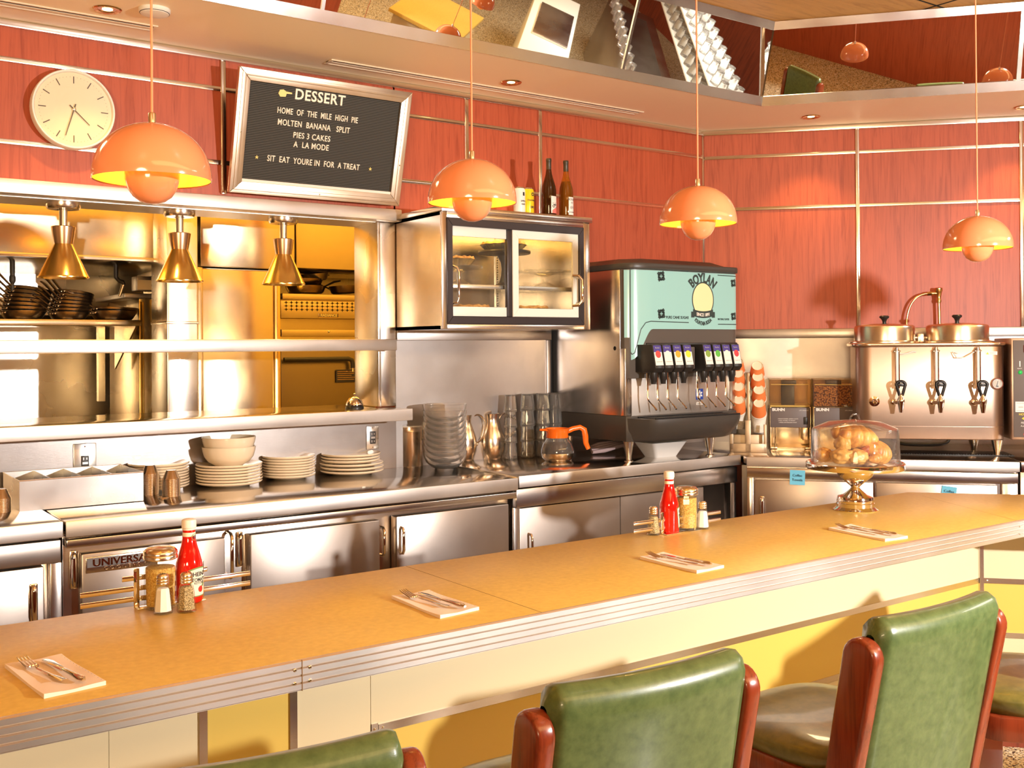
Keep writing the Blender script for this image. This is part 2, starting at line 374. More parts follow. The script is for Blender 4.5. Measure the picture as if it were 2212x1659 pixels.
def downlight(px, py, label):
    p = on_z(px, py, SOF)
    t = thing('downlight', label, 'ceiling light', (p.x, p.y, SOF), 0, 'recessed downlights of the soffit')
    obj('trim_ring', MB().lathe([(.036, -.001), (.038, -.004), (.055, -.006), (.060, -.001)], 32, cap0=False, cap1=False), 'brass', t)
    obj('reflector', MB().lathe([(.036, -.001), (.03, -.0006), (.022, -.0004)], 24, cap0=False, cap1=False), 'chrome_brushed', t)
    obj('lens', MB().lathe([(.022, -.0012), (.0, -.0014)], 24, cap0=False), 'bulb', t)
    spot('downlight_lamp', (p.x, p.y, SOF-.02), (p.x, p.y, 0), 26, (1, .62, .22), 95, .6, .02)
downlight(232, 20, 'recessed brass downlight above the clock'); downlight(1104, 178, 'recessed brass downlight above the pie case bottles')
downlight(1752, 252, 'recessed brass downlight right of the fascia corner'); downlight(2212, 231, 'recessed downlight cut by the right edge')
p = on_z(334, 20, SOF)
t = thing('smoke_detector', 'white round smoke detector on the soffit beside the left pendant cord', 'smoke detector', (p.x, p.y, SOF))
obj('housing', MB().lathe([(.066, 0), (.066, -.012), (.058, -.022), (.03, -.028), (0, -.028)], 32, cap0=False), 'white_plastic', t)
obj('vent_ring', MB().lathe([(.060, -.017), (.0625, -.0175), (.0625, -.019), (.06, -.0195)], 32, cap0=False, cap1=False), 'dark_plastic', t)
# kitchen shell
struct('wall_reflector_lining', MB().box(-6, 2.66, 5.272, 5.29, 2.27, 3.0).box(2.80, 4.4, 5.272, 5.29, 0, 3.0).box(-6, 2.66, 5.272, 5.29, 0, 1.17), 'reflector_yellow')  # unseen lining added so the kitchen steel reflects warm yellow
struct('wall_kitchen', MB().box(-6, 6, 7.6, 7.8, 0, 3), 'steel_kitchen')
struct('ceiling_kitchen', MB().box(-6, 6, 5.27, 7.6, 3.0, 3.05), 'cream_paint')
struct('wall_kitchen_right', MB().box(4.4, 4.5, 5.27, 7.6, 0, 3), 'steel_kitchen')
# ------------------------------------------------------------------ bar counter
m = mat('mustard_laminate', (.60, .33, .055), .33); co = coords(m); n = noisy(m, co, 60, 4); n2_ = noisy(m, co, 3, 4)
a_ = nd(m, 'ShaderNodeMath', operation='MULTIPLY_ADD'); a_.inputs[1].default_value = .5; lk(m, n2_, a_.inputs[0]); lk(m, n, a_.inputs[2])
lk(m, ramp(m, a_.outputs[0], (.45, (.58, .385, .078)), (1.0, (.71, .495, .112))), bsdf(m).inputs['Base Color']); bump(m, n, .02, .001)
mat('cream_laminate', (.62, .53, .34), .4); mat('yellow_laminate', (.60, .42, .09), .4); mat('seam', (.20, .11, .03), .6)
ZC = .92; CF = Vector((3.705, 2.005, 0)); BIS = Vector((sin(T2/2), cos(T2/2), 0))
def sweep(mb, path, outs, prof):      # prof: (outward, z) rows; outs: outward vector per path point (already mitred)
    rows = []
    for P, o in zip(path, outs): rows.append([mb.bm.verts.new(P+o*a+Vector((0, 0, z))) for a, z in prof])
    for r, q in zip(rows, rows[1:]):
        for i in range(len(prof)):
            j = (i+1) % len(prof); mb.bm.faces.new((r[i], r[j], q[j], q[i]))
    mb.bm.faces.new(rows[0][::-1]); mb.bm.faces.new(rows[-1]); return mb
mit = 1/cos(T2/2); O1 = Vector((0, -1, 0)); OM = -BIS*mit; O2 = -N2; L2 = 3.4
fpath = [Vector((-3, 2.005, 0)), CF, CF+D2*L2]; outs = [O1, OM, O2]
def ins(d): return [p-o*d for p, o in zip(fpath, outs)]
bc = thing('bar_counter', 'long mustard yellow laminate counter top edged with grooved steel trim', 'counter')
f0 = ins(.003); b0 = ins(.672)
obj('laminate_top', MB().prism([(p.x, p.y) for p in f0]+[(p.x, p.y) for p in b0[::-1]], ZC-.06, ZC, .0025), 'mustard_laminate', bc)
prof = [(-.004, ZC+.0005), (.001, ZC+.0005)]
for i in range(4):
    t = ZC-.001-i*.0155; prof += [(.0045, t-.0015), (.0045, t-.0125), (.0015, t-.0145)]
prof += [(.0015, ZC-.063), (-.004, ZC-.063)]
obj('edge_trim', sweep(MB(), fpath, outs, prof), 'edge_steel', bc)
mb = MB(); 
for px, py in ((637.5, 1448), (670, 1441), (637.5, 1477), (670, 1470)):
    p = on_y(px, py, 2.0); mb.sphere((p.x, 2.0005, p.z), .0042, 10, 6, (1, .6, 1))
for px, py in ((2203, 1137), (2203, 1153)):
    p = on_y(px, py, 2.0); mb.sphere((p.x, 2.0005, p.z), .0042, 10, 6, (1, .6, 1))
obj('trim_screws', mb, 'chrome', bc)
p = on_y(653, 1455, 2.0); obj('trim_joint', MB().box(p.x-.0006, p.x+.0006, 1.9995, 2.003, ZC-.063, ZC), 'seam', bc)
a = on_z(1150, 1316, ZC); a2 = on_z(2003, 1074, ZC); a3 = on_z(2106, 1101, ZC); dv = (a3-a2).normalized()
mb = MB().box(a.x-.0007, a.x+.0007, 2.01, 2.672, ZC-.01, ZC+.0003)
q = dv.cross(Vector((0, 0, 1)))*.0007; u = Vector((0, 0, .0004)); s0 = a2-dv*.04; s1 = a3+dv*.40
mb.quad(s0-q+u, s1-q+u, s1+q+u, s0+q+u); obj('top_seam', mb, 'seam', bc)
# front of the counter
RF = .23; YF = 2.005+RF
bf = thing('bar_panelling', 'cream and yellow panelled counter front with steel strips', 'bar panelling')
def face_box(mb, seg, x0, x1, z0, z1, out=.0, th=.02):   # seg 0: straight run by X; seg 1: by distance from the corner along the right run
    if seg == 0: mb.box(x0, x1, YF-out, YF+th, z0, z1)
    else:
        B = CF+BIS*(RF*mit); mb.M = Matrix.Translation(B) @ Matrix.Rotation(-T2, 4, 'Z'); mb.box(x0, x1, -out, th, z0, z1); mb.M = Matrix.Identity(4)
    return mb
XC = (CF+BIS*(RF*mit)).x; zt = ZC-.06
s1a, s1b, s2a, s2b = .655, .635, .447, .427
f0 = ins(RF+.02); b0 = ins(.655)
obj('carcass', MB().prism([(p.x, p.y) for p in f0]+[(p.x, p.y) for p in b0[::-1]], .0, ZC-.062), 'dark_wood', bf)
for x0, x1 in ((-3, .56), (.561, .748), (.975, 1.164)): obj('cream_panel', face_box(MB(), 0, x0, x1, .1, zt), 'cream_laminate', bf)
obj('yellow_panel', face_box(MB(), 0, .766, .957, .1, zt), 'yellow_laminate', bf)
obj('cream_panel', face_box(MB(), 0, 1.1655, XC, s1a, zt), 'cream_laminate', bf); obj('yellow_panel', face_box(MB(), 0, 1.185, XC, s2a, s1b), 'yellow_laminate', bf)
obj('cream_panel', face_box(MB(), 0, 1.185, XC, .1, s2b), 'cream_laminate', bf)
for x0, x1 in ((.748, .766), (.957, .975)): obj('metal_strip', face_box(MB(), 0, x0, x1, .1, zt, .004), 'steel', bf)
obj('metal_strip', face_box(MB(), 0, 1.1655, 1.183, .1, s1a+.004, .003), 'steel', bf)
obj('metal_strip', face_box(MB(), 0, 1.184, XC-.012, s1b, s1a, .004), 'steel', bf); obj('metal_strip', face_box(MB(), 0, 1.184, XC-.012, s2b, s2a, .004), 'steel', bf)
obj('corner_strip', face_box(face_box(MB(), 0, XC-.010, XC+.002, .1, zt, .006), 1, -.002, .014, .1, zt, .006), 'steel', bf)
obj('cream_panel', face_box(MB(), 1, 0, L2, s1a, zt), 'cream_laminate', bf); obj('yellow_panel', face_box(MB(), 1, 0, L2, s2a, s1b), 'yellow_laminate', bf); obj('cream_panel', face_box(MB(), 1, 0, L2, .1, s2b), 'cream_laminate', bf)
obj('metal_strip', face_box(MB(), 1, .014, L2, s1b, s1a, .004), 'steel', bf); obj('metal_strip', face_box(MB(), 1, .014, L2, s2b, s2a, .004), 'steel', bf)
mb = MB()
for x, z in ((1.174, .645), (1.196, .645), (XC-.02, .645)): mb.sphere((x, YF-.004, z), .004, 8, 6, (1, .6, 1))
q = CF+BIS*(RF*mit)+D2*.026-N2*.004; mb.sphere((q.x, q.y, .645), .004, 8, 6)
obj('strip_screws', mb, 'chrome', bf)
mb = MB(); face_box(mb, 0, -3, XC, .0, .1, -.03, .06); face_box(mb, 1, 0, L2, 0, .1, -.03, .06); obj('kick_base', mb, 'terrazzo', bf)
# ------------------------------------------------------------------ back counter
YB = 4.25
def handle_pull(name, par, x, y, z, L=.11, w=.012, d=.03):
    pts = [(x, y, z+L/2), (x, y-d*.7, z+L/2-.002), (x, y-d, z+L/2-.016), (x, y-d, z-L/2+.016), (x, y-d*.7, z-L/2+.002), (x, y, z-L/2)]
    return obj(name, MB().tube(pts, w/2, 10), 'chrome', par)
def bullet(name, par, x, y, z, L=.12):
    obj(name, MB().box(x-.014, x+.014, y-.006, y, z-L/2, z+L/2, .005).lathe([(.0, -L*.46), (.008, -L*.42), (.011, -L*.3), (.011, L*.30), (.008, L*.42), (0, L*.47)], 14, (x, y-.014, z), cap0=False, cap1=False), 'chrome', par)
wt = thing('steel_worktop', 'stainless worktop of the back counter carrying plates and glass bowls', 'worktop')
obj('top', MB().box(.912, 3.052, YB, YW-.013, .840, .900, .003), 'steel_top', wt); 
obj('front_edge', MB().box(.911, 3.053, YB-.002, YB+.01, .839, .9005, .003), 'edge_steel', wt)
wl = thing('steel_worktop', 'stainless worktop at the left edge under the divided steel box', 'worktop')
obj('top', MB().box(-3, .900, YB, YW-.013, .843, .903, .003), 'steel_top', wl)
obj('front_edge', MB().box(-3, .901, YB-.002, YB+.01, .842, .9035, .003), 'edge_steel', wl)
wr = thing('steel_worktop', 'stainless worktop under the soda dispenser', 'worktop')
obj('top', MB().box(3.060, 4.685, YB, YW-.013, .850, .908, .003), 'steel_top', wr)
obj('front_edge', MB().box(3.059, 4.686, YB-.002, YB+.01, .849, .9085, .003), 'edge_steel', wr)
uc = thing('undercounter_cooler', 'steel undercounter cooler with three doors below the plates', 'cooler')
obj('body', MB().box(.915, 3.045, 4.33, YW-.02, .10, .838, .002).box(.915, 3.045, 4.40, YW-.02, .0, .1), 'steel', uc)
obj('drip_moulding', MB().box(.915, 3.052, 4.258, 4.33, .797, .828, .004), 'steel', uc)
def door(par, x0, x1, z0, z1, y0=4.268, y1=4.325, m='steel_door', nm='door'): return obj(nm, MB().box(x0, x1, y0, y1, z0, z1, .006, 2), m, par)
d1 = door(uc, .972, 1.545, .16, .766); d2_ = door(uc, 1.655, 2.278, .16, .766); d3 = door(uc, 2.365, 3.008, .16, .772)
for x in (.955,): bullet('hinge', uc, x, 4.325, .70, .15)
bullet('hinge', uc, 1.628, 4.325, .70, .15)
handle_pull('handle', d1, 1.575, 4.32, .685, .19, .016, .05); handle_pull('handle', d2_, 2.305, 4.32, .66, .13, .014, .045); handle_pull('handle', d3, 2.388, 4.27, .66, .12, .014, .03)
bd = obj('nameplate', MB().box(.985, 1.262, 4.258, 4.268, .690, .752, .003), 'steel', d1)
mb = MB(); FT = lambda x0, y, z0: (lambda x, yy, z: Vector((x0+x, y-z, z0+yy)))
text(mb, 'UNIVERSAL', .040, FT(1.123, 4.258, .728), .0015, sx=1.12, bold=.001); text(mb, 'COOLERS', .020, FT(1.123, 4.258, .702), .001, sx=1.2, gap=1.5); obj('lettering', mb, 'chrome', d1)
obj('nameplate_ground', MB().box(.990, 1.257, 4.2572, 4.2582, .712, .747), 'steel_dark', d1)
cl = thing('steel_cabinet', 'steel cabinet at the left edge with a pull on its door', 'cabinet')
obj('body', MB().box(-3, .903, 4.33, YW-.02, 0, .842, .002), 'steel', cl)
obj('drawer_front', MB().box(-3, .896, 4.264, 4.33, .745, .832, .004), 'steel_door', cl)
obj('frame_stile', MB().box(.862, .903, 4.285, 4.33, .05, .742, .003), 'steel', cl)
dd = door(cl, .2, .838, .1, .735, 4.275, 4.33); bullet('handle', dd, .80, 4.275, .60, .15)
cr = thing('steel_cabinet', 'steel cabinet below the soda dispenser with an open end shelf', 'cabinet')
obj('body', MB().box(3.062, 4.44, 4.34, YW-.02, 0, .848).box(4.44, 4.68, 4.9, YW-.02, 0, .848).box(4.655, 4.68, 4.30, 4.9, 0, .848).box(4.44, 4.655, 4.34, 4.9, .40, .42), 'steel', cr)
obj('apron', MB().box(3.062, 4.682, 4.275, 4.34, .745, .838, .003), 'steel', cr)
obj('stile', MB().box(4.635, 4.682, 4.285, 4.34, .0, .742, .003), 'steel', cr); obj('stile', MB().box(3.062, 3.10, 4.30, 4.34, 0, .742, .003), 'steel', cr)
dr_ = door(cr, 3.10, 4.43, .1, .735, 4.305, 4.335); handle_pull('handle', dr_, 3.155, 4.305, .545, .11, .013, .035)
obj('door_seam', MB().box(3.78, 3.783, 4.304, 4.306, .1, .735), 'black_matte', dr_)
mat('label_orange', (.85, .35, .02), .5)
for px_, lab_, m_ in ((1540, 'clear bottle with an orange label on the open end shelf below the soda dispenser', 'label_orange'), (1571, 'clear bottle with an amber label at the back of the open end shelf', 'label_orange')):
    p_ = on_y(px_, 1080, 4.50 if px_ < 1550 else 4.66); t = thing('syrup_bottle', lab_, 'bottle', (p_.x, p_.y, .421), 0, 'bottles on the open end shelf')
    obj('glass_body', MB().lathe([(0, .003), (.034, 0), (.038, .006), (.038, .20), (.034, .225), (.016, .255), (.014, .30)], 28, cap0=False, cap1=False), 'glass', t)
    obj('cap', MB().lathe([(.017, .285), (.017, .305), (0, .306)], 20), 'black_plastic', t); obj('label', MB().lathe([(.0388, .13), (.0388, .175)], 28, cap0=False, cap1=False), m_, t); obj('back_label', MB().lathe([(.0386, .19), (.0386, .205)], 28, cap0=False, cap1=False), 'white_plastic', t)
# ------------------------------------------------------------------ counter under the right wall
TG = -radians(50.0); GO = Vector((4.650, 4.172, 0)); GL = 1.55
G = Matrix.Translation(GO) @ Matrix.Rotation(TG, 4, 'Z')   # x along the front edge, y away to the wall
def on_g(px, py, y, z0=0):                 # (x, z) on a plane y behind the front edge of this counter
    d = ray(px, py); nv = Vector((-sin(TG), cos(TG), 0)); P = GO+nv*y; q = CPOS+d*(((P-CPOS) @ nv)/(d @ nv)); l = G.inverted() @ q; return l.x, l.z
wg = thing('steel_worktop', 'stainless worktop under the coffee urn and grinders', 'worktop', GO, TG)
gd = 1.04
def g_to_wall(x):
    a = G @ Vector((x, 0, 0)); d = G.to_3x3() @ Vector((0, 1, 0)); return G @ Vector((x, ((WC-N2*.025-a) @ N2)/(d @ N2), 0))
Gi = G.inverted(); pl = [GO, Vector((4.692, 4.235, 0)), Vector((4.692, 5.026, 0)), Vector((5.17, 5.026, 0)), g_to_wall(1.47), G @ Vector((1.47, 0, 0))]
obj('top', MB().prism([(q.x, q.y) for q in (Gi @ p for p in pl)], .862, .905, .002), 'steel_top', wg)
obj('front_edge', MB().box(0, 1.47, -.004, .01, .850, .9055, .003), 'edge_steel', wg)
cg = thing('steel_cabinet', 'steel cabinet below the coffee urn with sticky notes on it', 'cabinet', GO, TG)
obj('body', MB().box(.0, 1.47, .05, .85, 0, .848), 'steel', cg)
obj('cabinet_gap_shade', MB().box(-.03, 0, .06, .5, 0, .85), 'steel_dark', cg)  # dark box standing in for the shaded gap between the cabinets
obj('apron', MB().box(0, 1.465, .012, .05, .785, .840, .003), 'steel', cg)
for x0, x1 in ((.045, .705), (.72, 1.36)):
    d = obj('door', MB().box(x0, x1, .022, .05, .1, .770, .004), 'steel_door', cg)
    if x0 < .1: bullet('handle', d, .085, .022, .60, .15)
obj('stile', MB().box(0, .036, .028, .05, 0, .78, .002), 'steel', cg); obj('stile', MB().box(1.385, 1.465, .028, .05, 0, .78, .002), 'steel', cg)
wg2 = thing('steel_worktop', 'stainless worktop at the far right edge of the photo', 'worktop', GO, TG)
obj('top', MB().prism([(1.478, 0), (3.0, 0), tuple((Gi @ g_to_wall(3.0))[:2]), tuple((Gi @ g_to_wall(1.478))[:2])], .850, .905, .002), 'steel_top', wg2)
cg2 = thing('steel_cabinet', 'steel cabinet at the far right edge of the photo', 'cabinet', GO, TG)
obj('body', MB().box(1.478, 3.0, .03, .85, 0, .848, .003), 'steel', cg2)
obj('door', MB().box(1.50, 2.98, .012, .03, .1, .77, .003), 'steel', cg2)
def note(px0, py0, px1, py1, y, lab, txt, tilt=0):
    x0, z0 = on_g(px0, py0, y); x1, z1 = on_g(px1, py1, y); c = ((x0+x1)/2, (z0+z1)/2); w = abs(x1-x0)
    t = thing('sticky_note', lab, 'sticky note', G @ Vector((c[0], y, c[1])), TG, 'blue sticky notes')
    t.rotation_euler = (0, tilt, TG)
    obj('paper', MB().grid(lambda u, v: Vector(((u-.5)*w, -.001-.012*max(0, .55-v)**2, (v-.5)*w)), 3, 6), 'note_blue', t)
    mb = MB(); 
    for i, s in enumerate(txt): text(mb, s, .020, lambda x, yy, z, i=i: Vector((x, -.0045-z, .012-i*.026+yy)), .0003)
    obj('handwriting', mb, 'ink', t)
mat('note_blue', (.16, .56, .80), .7); mat('ink', (.02, .05, .12), .6)
note(1706, 1016, 1739, 1047, .010, 'blue sticky note at the top of the left door under the coffee urn', ('Coffee', 'Towels'), .03)
note(2033, 1050, 2066, 1082, .018, 'blue sticky note on the right door, half hidden behind the bar counter', ('Coffee',), .12)
# ------------------------------------------------------------------ pass-through window to the kitchen
t = thing('pass_shelf', 'stainless shelf of the pass-through with a service bell on it', 'shelf')
obj('top', MB().box(-3, 2.752, 4.79, 5.036, 1.178, 1.237, .004).box(-3, 2.685, 5.03, 5.40, 1.178, 1.237), 'steel_top', t)
obj('front_edge', MB().box(-3, 2.754, 4.784, 4.792, 1.176, 1.238, .003), 'edge_steel', t)
t = thing('pass_rail', 'stainless bar crossing the middle of the pass-through', 'rail')
obj('bar', MB().box(-3, 2.727, 4.90, 5.035, 1.546, 1.607, .005), 'edge_steel', t)
t = thing('pass_header', 'stainless header beam carrying the three brass heat lamps', 'beam')
obj('beam', MB().box(-3, 2.79, 4.95, 5.042, 2.248, 2.312, .005).box(-3, 2.68, 5.042, 5.30, 2.245, 2.266), 'edge_steel', t)
t = thing('pass_jamb', 'stainless post at the right end of the pass-through', 'post')
obj('post', MB().box(2.690, 2.785, 5.020, 5.044, 1.24, 2.246, .004).box(2.676, 2.694, 5.02, 5.30, 1.24, 2.246, .002), 'steel_bright', t)
def outlet(px, py, Y, lab, w=.075, h=.125):
    p = on_y(px, py, Y); t = thing('wall_outlet', lab, 'outlet', (p.x, Y, p.z), 0, 'outlets on the steel backsplash')
    obj('plate', MB().box(-w/2, w/2, -.006, 0, -h/2, h/2, .003), 'steel_bright', t)
    r = obj('receptacle', MB().box(-.017, .017, -.010, -.006, -.034, .034, .002), 'dark_plastic', t)
    mb = MB()
    for z in (.020, -.020): mb.box(-.009, -.005, -.0106, -.010, z-.006, z+.006).box(.005, .009, -.0106, -.010, z-.005, z+.005)
    mb.box(-.012, .012, -.0112, -.010, -.005, -.0005).box(-.012, .012, -.0112, -.010, .0005, .005)
    obj('slots', mb, 'steel_bright', r)
    obj('screws', MB().sphere((0, -.006, h*.42), .004, 8, 6).sphere((0, -.006, -h*.42), .004, 8, 6), 'chrome', t); return t
t = outlet(183, 1000, YW-.0125, 'wall outlet behind the divided steel box with a plug in it', .10, .18)
obj('plug', MB().box(-.015, .018, -.035, -.010, -.050, -.014, .004).tube(bez((.01, -.03, -.035), (.05, -.05, -.05), (.045, -.05, -.08), (.03, -.03, -.11)), .006, 8), 'black_plastic', t)
outlet(804, 945, YW-.0125, 'wall outlet under the right end of the pass shelf')
# ------------------------------------------------------------------ pendant lamps
mat('peach_enamel', (.72, .25, .115), .14, coat=.5); mat('shade_inside', (.86, .62, .12), .5)
mat('lamp_glow', (1, .8, .2), .5, emit=(1, .72, .10), es=1.1)
mat('cord', (.72, .25, .12), .6)
def dome(R, H, n, th, base, e=1.0):
    return [(R*cos(pi/2*(1-i/n))if i else 0, base+H*sin(pi/2*(1-i/n))) for i in range(n+1)]
def pendant(px, py_rim, width_px, lab):
    D = .23; z = FPX*D/width_px; d = ray(px, py_rim); P = CPOS+d*z
    t = thing('pendant_lamp', lab, 'pendant lamp', (P.x, P.y, P.z), 0, 'peach dome pendants over the counter')
    prof = [(.006, .1135)]+[(.115*sin(a), .113*cos(a)**.92) for a in [pi/2*i/16 for i in range(1, 17)]]
    inn = [(.113, .0005)]+[(.113*sin(a), .1105*cos(a)**.92) for a in [pi/2*i/16 for i in range(15, 0, -1)]]+[(.006, .110)]
    obj('upper_shade', MB().lathe(prof+[(.1145, -.002), (.1130, -.001)], 48, cap0=False, cap1=False), 'peach_enamel', t)
    obj('shade_lining', MB().lathe(inn, 48, cap0=False, cap1=False), 'shade_inside', t)
    low = [(r_*.93, z_*.95+.010) for r_, z_ in [(.0, -.062), (.012, -.0615), (.026, -.057), (.040, -.047), (.050, -.032), (.0565, -.012), (.0575, .006), (.0565, .010), (.055, .006)]]
    obj('lower_shade', MB().lathe(low, 40, cap0=False, cap1=False), 'peach_enamel', t)
    obj('lower_lining', MB().lathe([(.051, .014), (.050, -.002), (.0445, -.020), (.035, -.033), (.0, -.045)], 40, cap0=False, cap1=False), 'shade_inside', t)
    mb = MB()
    for k in range(3): a = .5+k*2.094; mb.cyl((.05*cos(a), .05*sin(a), .014), (.092*cos(a), .092*sin(a), .05), .0015, n=6)
    obj('struts', mb, 'chrome_brushed', t)
    obj('lamp_bulb', MB().sphere((0, 0, .032), .020, 14, 10).cyl((0, 0, .045), (0, 0, .11), .012, n=12), 'bulb', t)
    obj('cap', MB().lathe([(.0075, .110), (.0075, .132), (.006, .134), (0.002, .134)], 20), 'chrome_brushed', t)
    H = CEIL-P.z
    obj('cord', MB().cyl((0, 0, .13), (.0, 0, H-.02), .0026, n=8), 'cord', t)
    obj('canopy', MB().lathe([(.0, H-.03), (.05, H-.028), (.055, H-.004), (.055, H)], 24, cap0=False), 'peach_enamel', t)
    point('pendant_light', (P.x, P.y, P.z+.055), 3.2, (1, .62, .18), .02)
    return P
PD = [pendant(329, 388, 248, 'largest peach dome pendant hanging left of the letter board'), pendant(1020, 438, 192, 'peach dome pendant hanging before the pie case'),
      pendant(1508, 483, 166, 'peach dome pendant hanging above the soda dispenser'), pendant(2112, 536, 142, 'small peach dome pendant hanging above the coffee urn at right')]
L4 = PD[3]
for k_ in (1, 2): 
    q_ = Vector((4.47, 1.50, L4.z-.075)) if k_ == 1 else Vector((4.47, 1.50, L4.z))+D2*.95
    pq = CM @ (q_-CPOS); pendant(1106+FPX*pq.x/pq.z, CY+FPX*pq.y/pq.z, FPX*.23/pq.z, ('peach dome pendant over the right run of the counter, first past the frame edge', 'peach dome pendant over the right run of the counter, farthest past the frame edge')[k_-1])
# lamps further along the right run of the counter (seen in the mirrors)
# ------------------------------------------------------------------ wall clock
mat('clock_cream', (.86, .74, .54), .4); mat('clock_ink', (.06, .045, .03), .5)
p = on_y(160, 236, 4.985)
ck = thing('wall_clock', 'round cream wall clock with stick markers on the cherry panels', 'clock', (p.x, YW-.012, p.z))
RY = Matrix.Rotation(pi/2, 3, 'X')
Rk = .180
obj('case', MB().lathe([(Rk-.004, 0), (Rk, .004), (Rk, .048), (Rk-.003, .053), (Rk-.009, .053), (Rk-.013, .046), (Rk-.013, .040)], 64, R=RY, cap1=False), 'white_plastic', ck)
obj('dial', MB().lathe([(Rk-.012, .040), (.0, .040)], 64, R=RY, cap0=False), 'clock_cream', ck)
mb = MB()
for k in range(12):
    a = k*pi/6; r0, r1 = .118, .150; dx, dz = sin(a), cos(a); nx, nz = cos(a)*.0022, -sin(a)*.0022
    mb.quad((dx*r0-nx, -.0415, dz*r0-nz), (dx*r1-nx, -.0415, dz*r1-nz), (dx*r1+nx, -.0415, dz*r1+nz), (dx*r0+nx, -.0415, dz*r0+nz))
for k in range(60):
    if k % 5: a = k*pi/30; mb.lathe([(.0012, .0412), (0, .0412)], 6, (.147*sin(a), 0, .147*cos(a)), R=RY, cap0=False)
obj('hour_marks', mb, 'clock_ink', ck)
def hand(nm, ang, L, tail, w, y):
    a = radians(ang); u = Vector((sin(a), 0, cos(a))); q = Vector((cos(a), 0, -sin(a)))*w; b = Vector((0, y, 0)); o = Vector((0, -.0012, 0))
    mb = MB(); ps = [b-u*tail-q, b+u*L-q*.6, b+u*L+q*.6, b-u*tail+q]; A = [mb.bm.verts.new(x) for x in ps]; B = [mb.bm.verts.new(x+o) for x in ps]
    mb.bm.faces.new(A); mb.bm.faces.new(B[::-1])
    for i in range(4): mb.bm.faces.new((A[i], B[i], B[(i+1) % 4], A[(i+1) % 4]))
    obj(nm, mb, 'clock_ink', ck)
hand('hour_hand', 134, .094, .025, .0026, -.044); hand('minute_hand', 196.5, .128, .025, .0024, -.047); hand('second_hand', 198.5, .132, .026, 0.0004, -.0495)
obj('hand_hub', MB().lathe([(.008, .041), (.008, .050), (.005, .052), (0, .052)], 16, R=RY), 'chrome_brushed', ck)
obj('glass_cover', MB().lathe([(Rk-.013, .0505), (.0, .0512)], 48, R=RY, cap0=False), 'glass', ck)
# ------------------------------------------------------------------ letter board
m = mat('felt', (.022, .022, .022), .85)
wv = nd(m, 'ShaderNodeTexWave', wave_type='BANDS', bands_direction='Z', wave_profile='SIN'); wv.inputs['Scale'].default_value = 38; wv.inputs['Distortion'].default_value = 0
lk(m, coords(m), wv.inputs['Vector']); lk(m, ramp(m, wv.outputs['Fac'], (.45, (.016, .016, .015)), (.75, (.10, .095, .085))), bsdf(m).inputs['Base Color'])
mat('letter_white', (.88, .82, .70), .5); mat('letter_gold', (.80, .66, .20), .4)
steel('board_frame', (.72, .60, .47), .28, .42, (30, 30, 30), .03)
bw, bh = .952, .608
tilt = atan2(.16, bh); lb = thing('letter_board', 'black felt letter board in a brushed metal frame announcing desserts', 'letter board', (2.300, 4.985, 2.338))
lb.rotation_euler = (tilt, 0, 0)
fw = .060
FR = [[(-bw/2, 0), (bw/2, 0), (bw/2-fw, fw), (-bw/2+fw, fw)], [(bw/2, 0), (bw/2, bh), (bw/2-fw, bh-fw), (bw/2-fw, fw)], [(bw/2, bh), (-bw/2, bh), (-bw/2+fw, bh-fw), (bw/2-fw, bh-fw)], [(-bw/2, bh), (-bw/2, 0), (-bw/2+fw, fw), (-bw/2+fw, bh-fw)]]
FY = lambda x, y, z: Vector((x, -z, y))
for nm, q in zip(('frame_rail', 'frame_rail', 'frame_rail', 'frame_rail'), FR):
    mb = MB().prism(q, 0, .030, .003, F=FY)
    cx = sum(a for a, b in q)/4; cz = sum(b for a, b in q)/4; k = .28
    q2 = []
    for (ax, az), (bx, bz) in ((q[0], q[3]), (q[1], q[2])): q2 += [(ax*(1-k)+bx*k, az*(1-k)+bz*k), (ax*(1-.62)+bx*.62, az*(1-.62)+bz*.62)]
    mb.prism([q2[0], q2[2], q2[3], q2[1]], .029, .035, .002, F=FY)
    obj(nm, mb, 'board_frame', lb)
obj('felt_panel', MB().box(-bw/2+fw-.005, bw/2-fw+.005, -.010, .0, fw-.005, bh-fw+.005), 'felt', lb)
obj('ledge', MB().box(-bw/2+fw, bw/2-fw, -.024, -.010, fw-.002, fw+.013), 'white_plastic', lb)
mb = MB(); mb.sphere((0.0, -.031, .028), .006, 8, 6).sphere((bw/2-.03, -.031, .22), .006, 8, 6).sphere((-bw/2+.03, -.031, .30), .006, 8, 6); obj('rivets', mb, 'chrome', lb)
lines = [('DESSERT', .072, -.040, .512, .0016, 1.0), ('HOME  OF  THE  MILE  HIGH  PIE', .041, -.040, .424, .0004, .74), ('MOLTEN  BANANA   SPLIT', .041, -.056, .367, 0.0004, .82),
         ('PIES 3 CAKES', .041, -.064, .312, 0.0004, .86), ('A  LA MODE', .041, -.062, .266, 0.0004, .86), ('SIT  EAT  YOURE IN  FOR  A TREAT', .042, -.035, .183, 0.0004, .77)]
for s, sz, x0, z0, b, sx in lines:
    mb = text(MB(), s, sz, lambda x, y, z: Vector((x0+x, -.010-z, z0+y)), .0025, sx=sx*.92, bold=b, gap=1.1); obj('lettering', mb, 'letter_white', lb)
def star(mb, x0, z0, r, y=-.0135):
    mb.prism([(x0+(r if i % 2 == 0 else r*.42)*sin(i*pi/5), z0+(r if i % 2 == 0 else r*.42)*cos(i*pi/5)) for i in range(10)], .010, .0145, F=FY)
mb = MB(); star(mb, -.345, .183, .010); star(mb, .285, .183, .010)
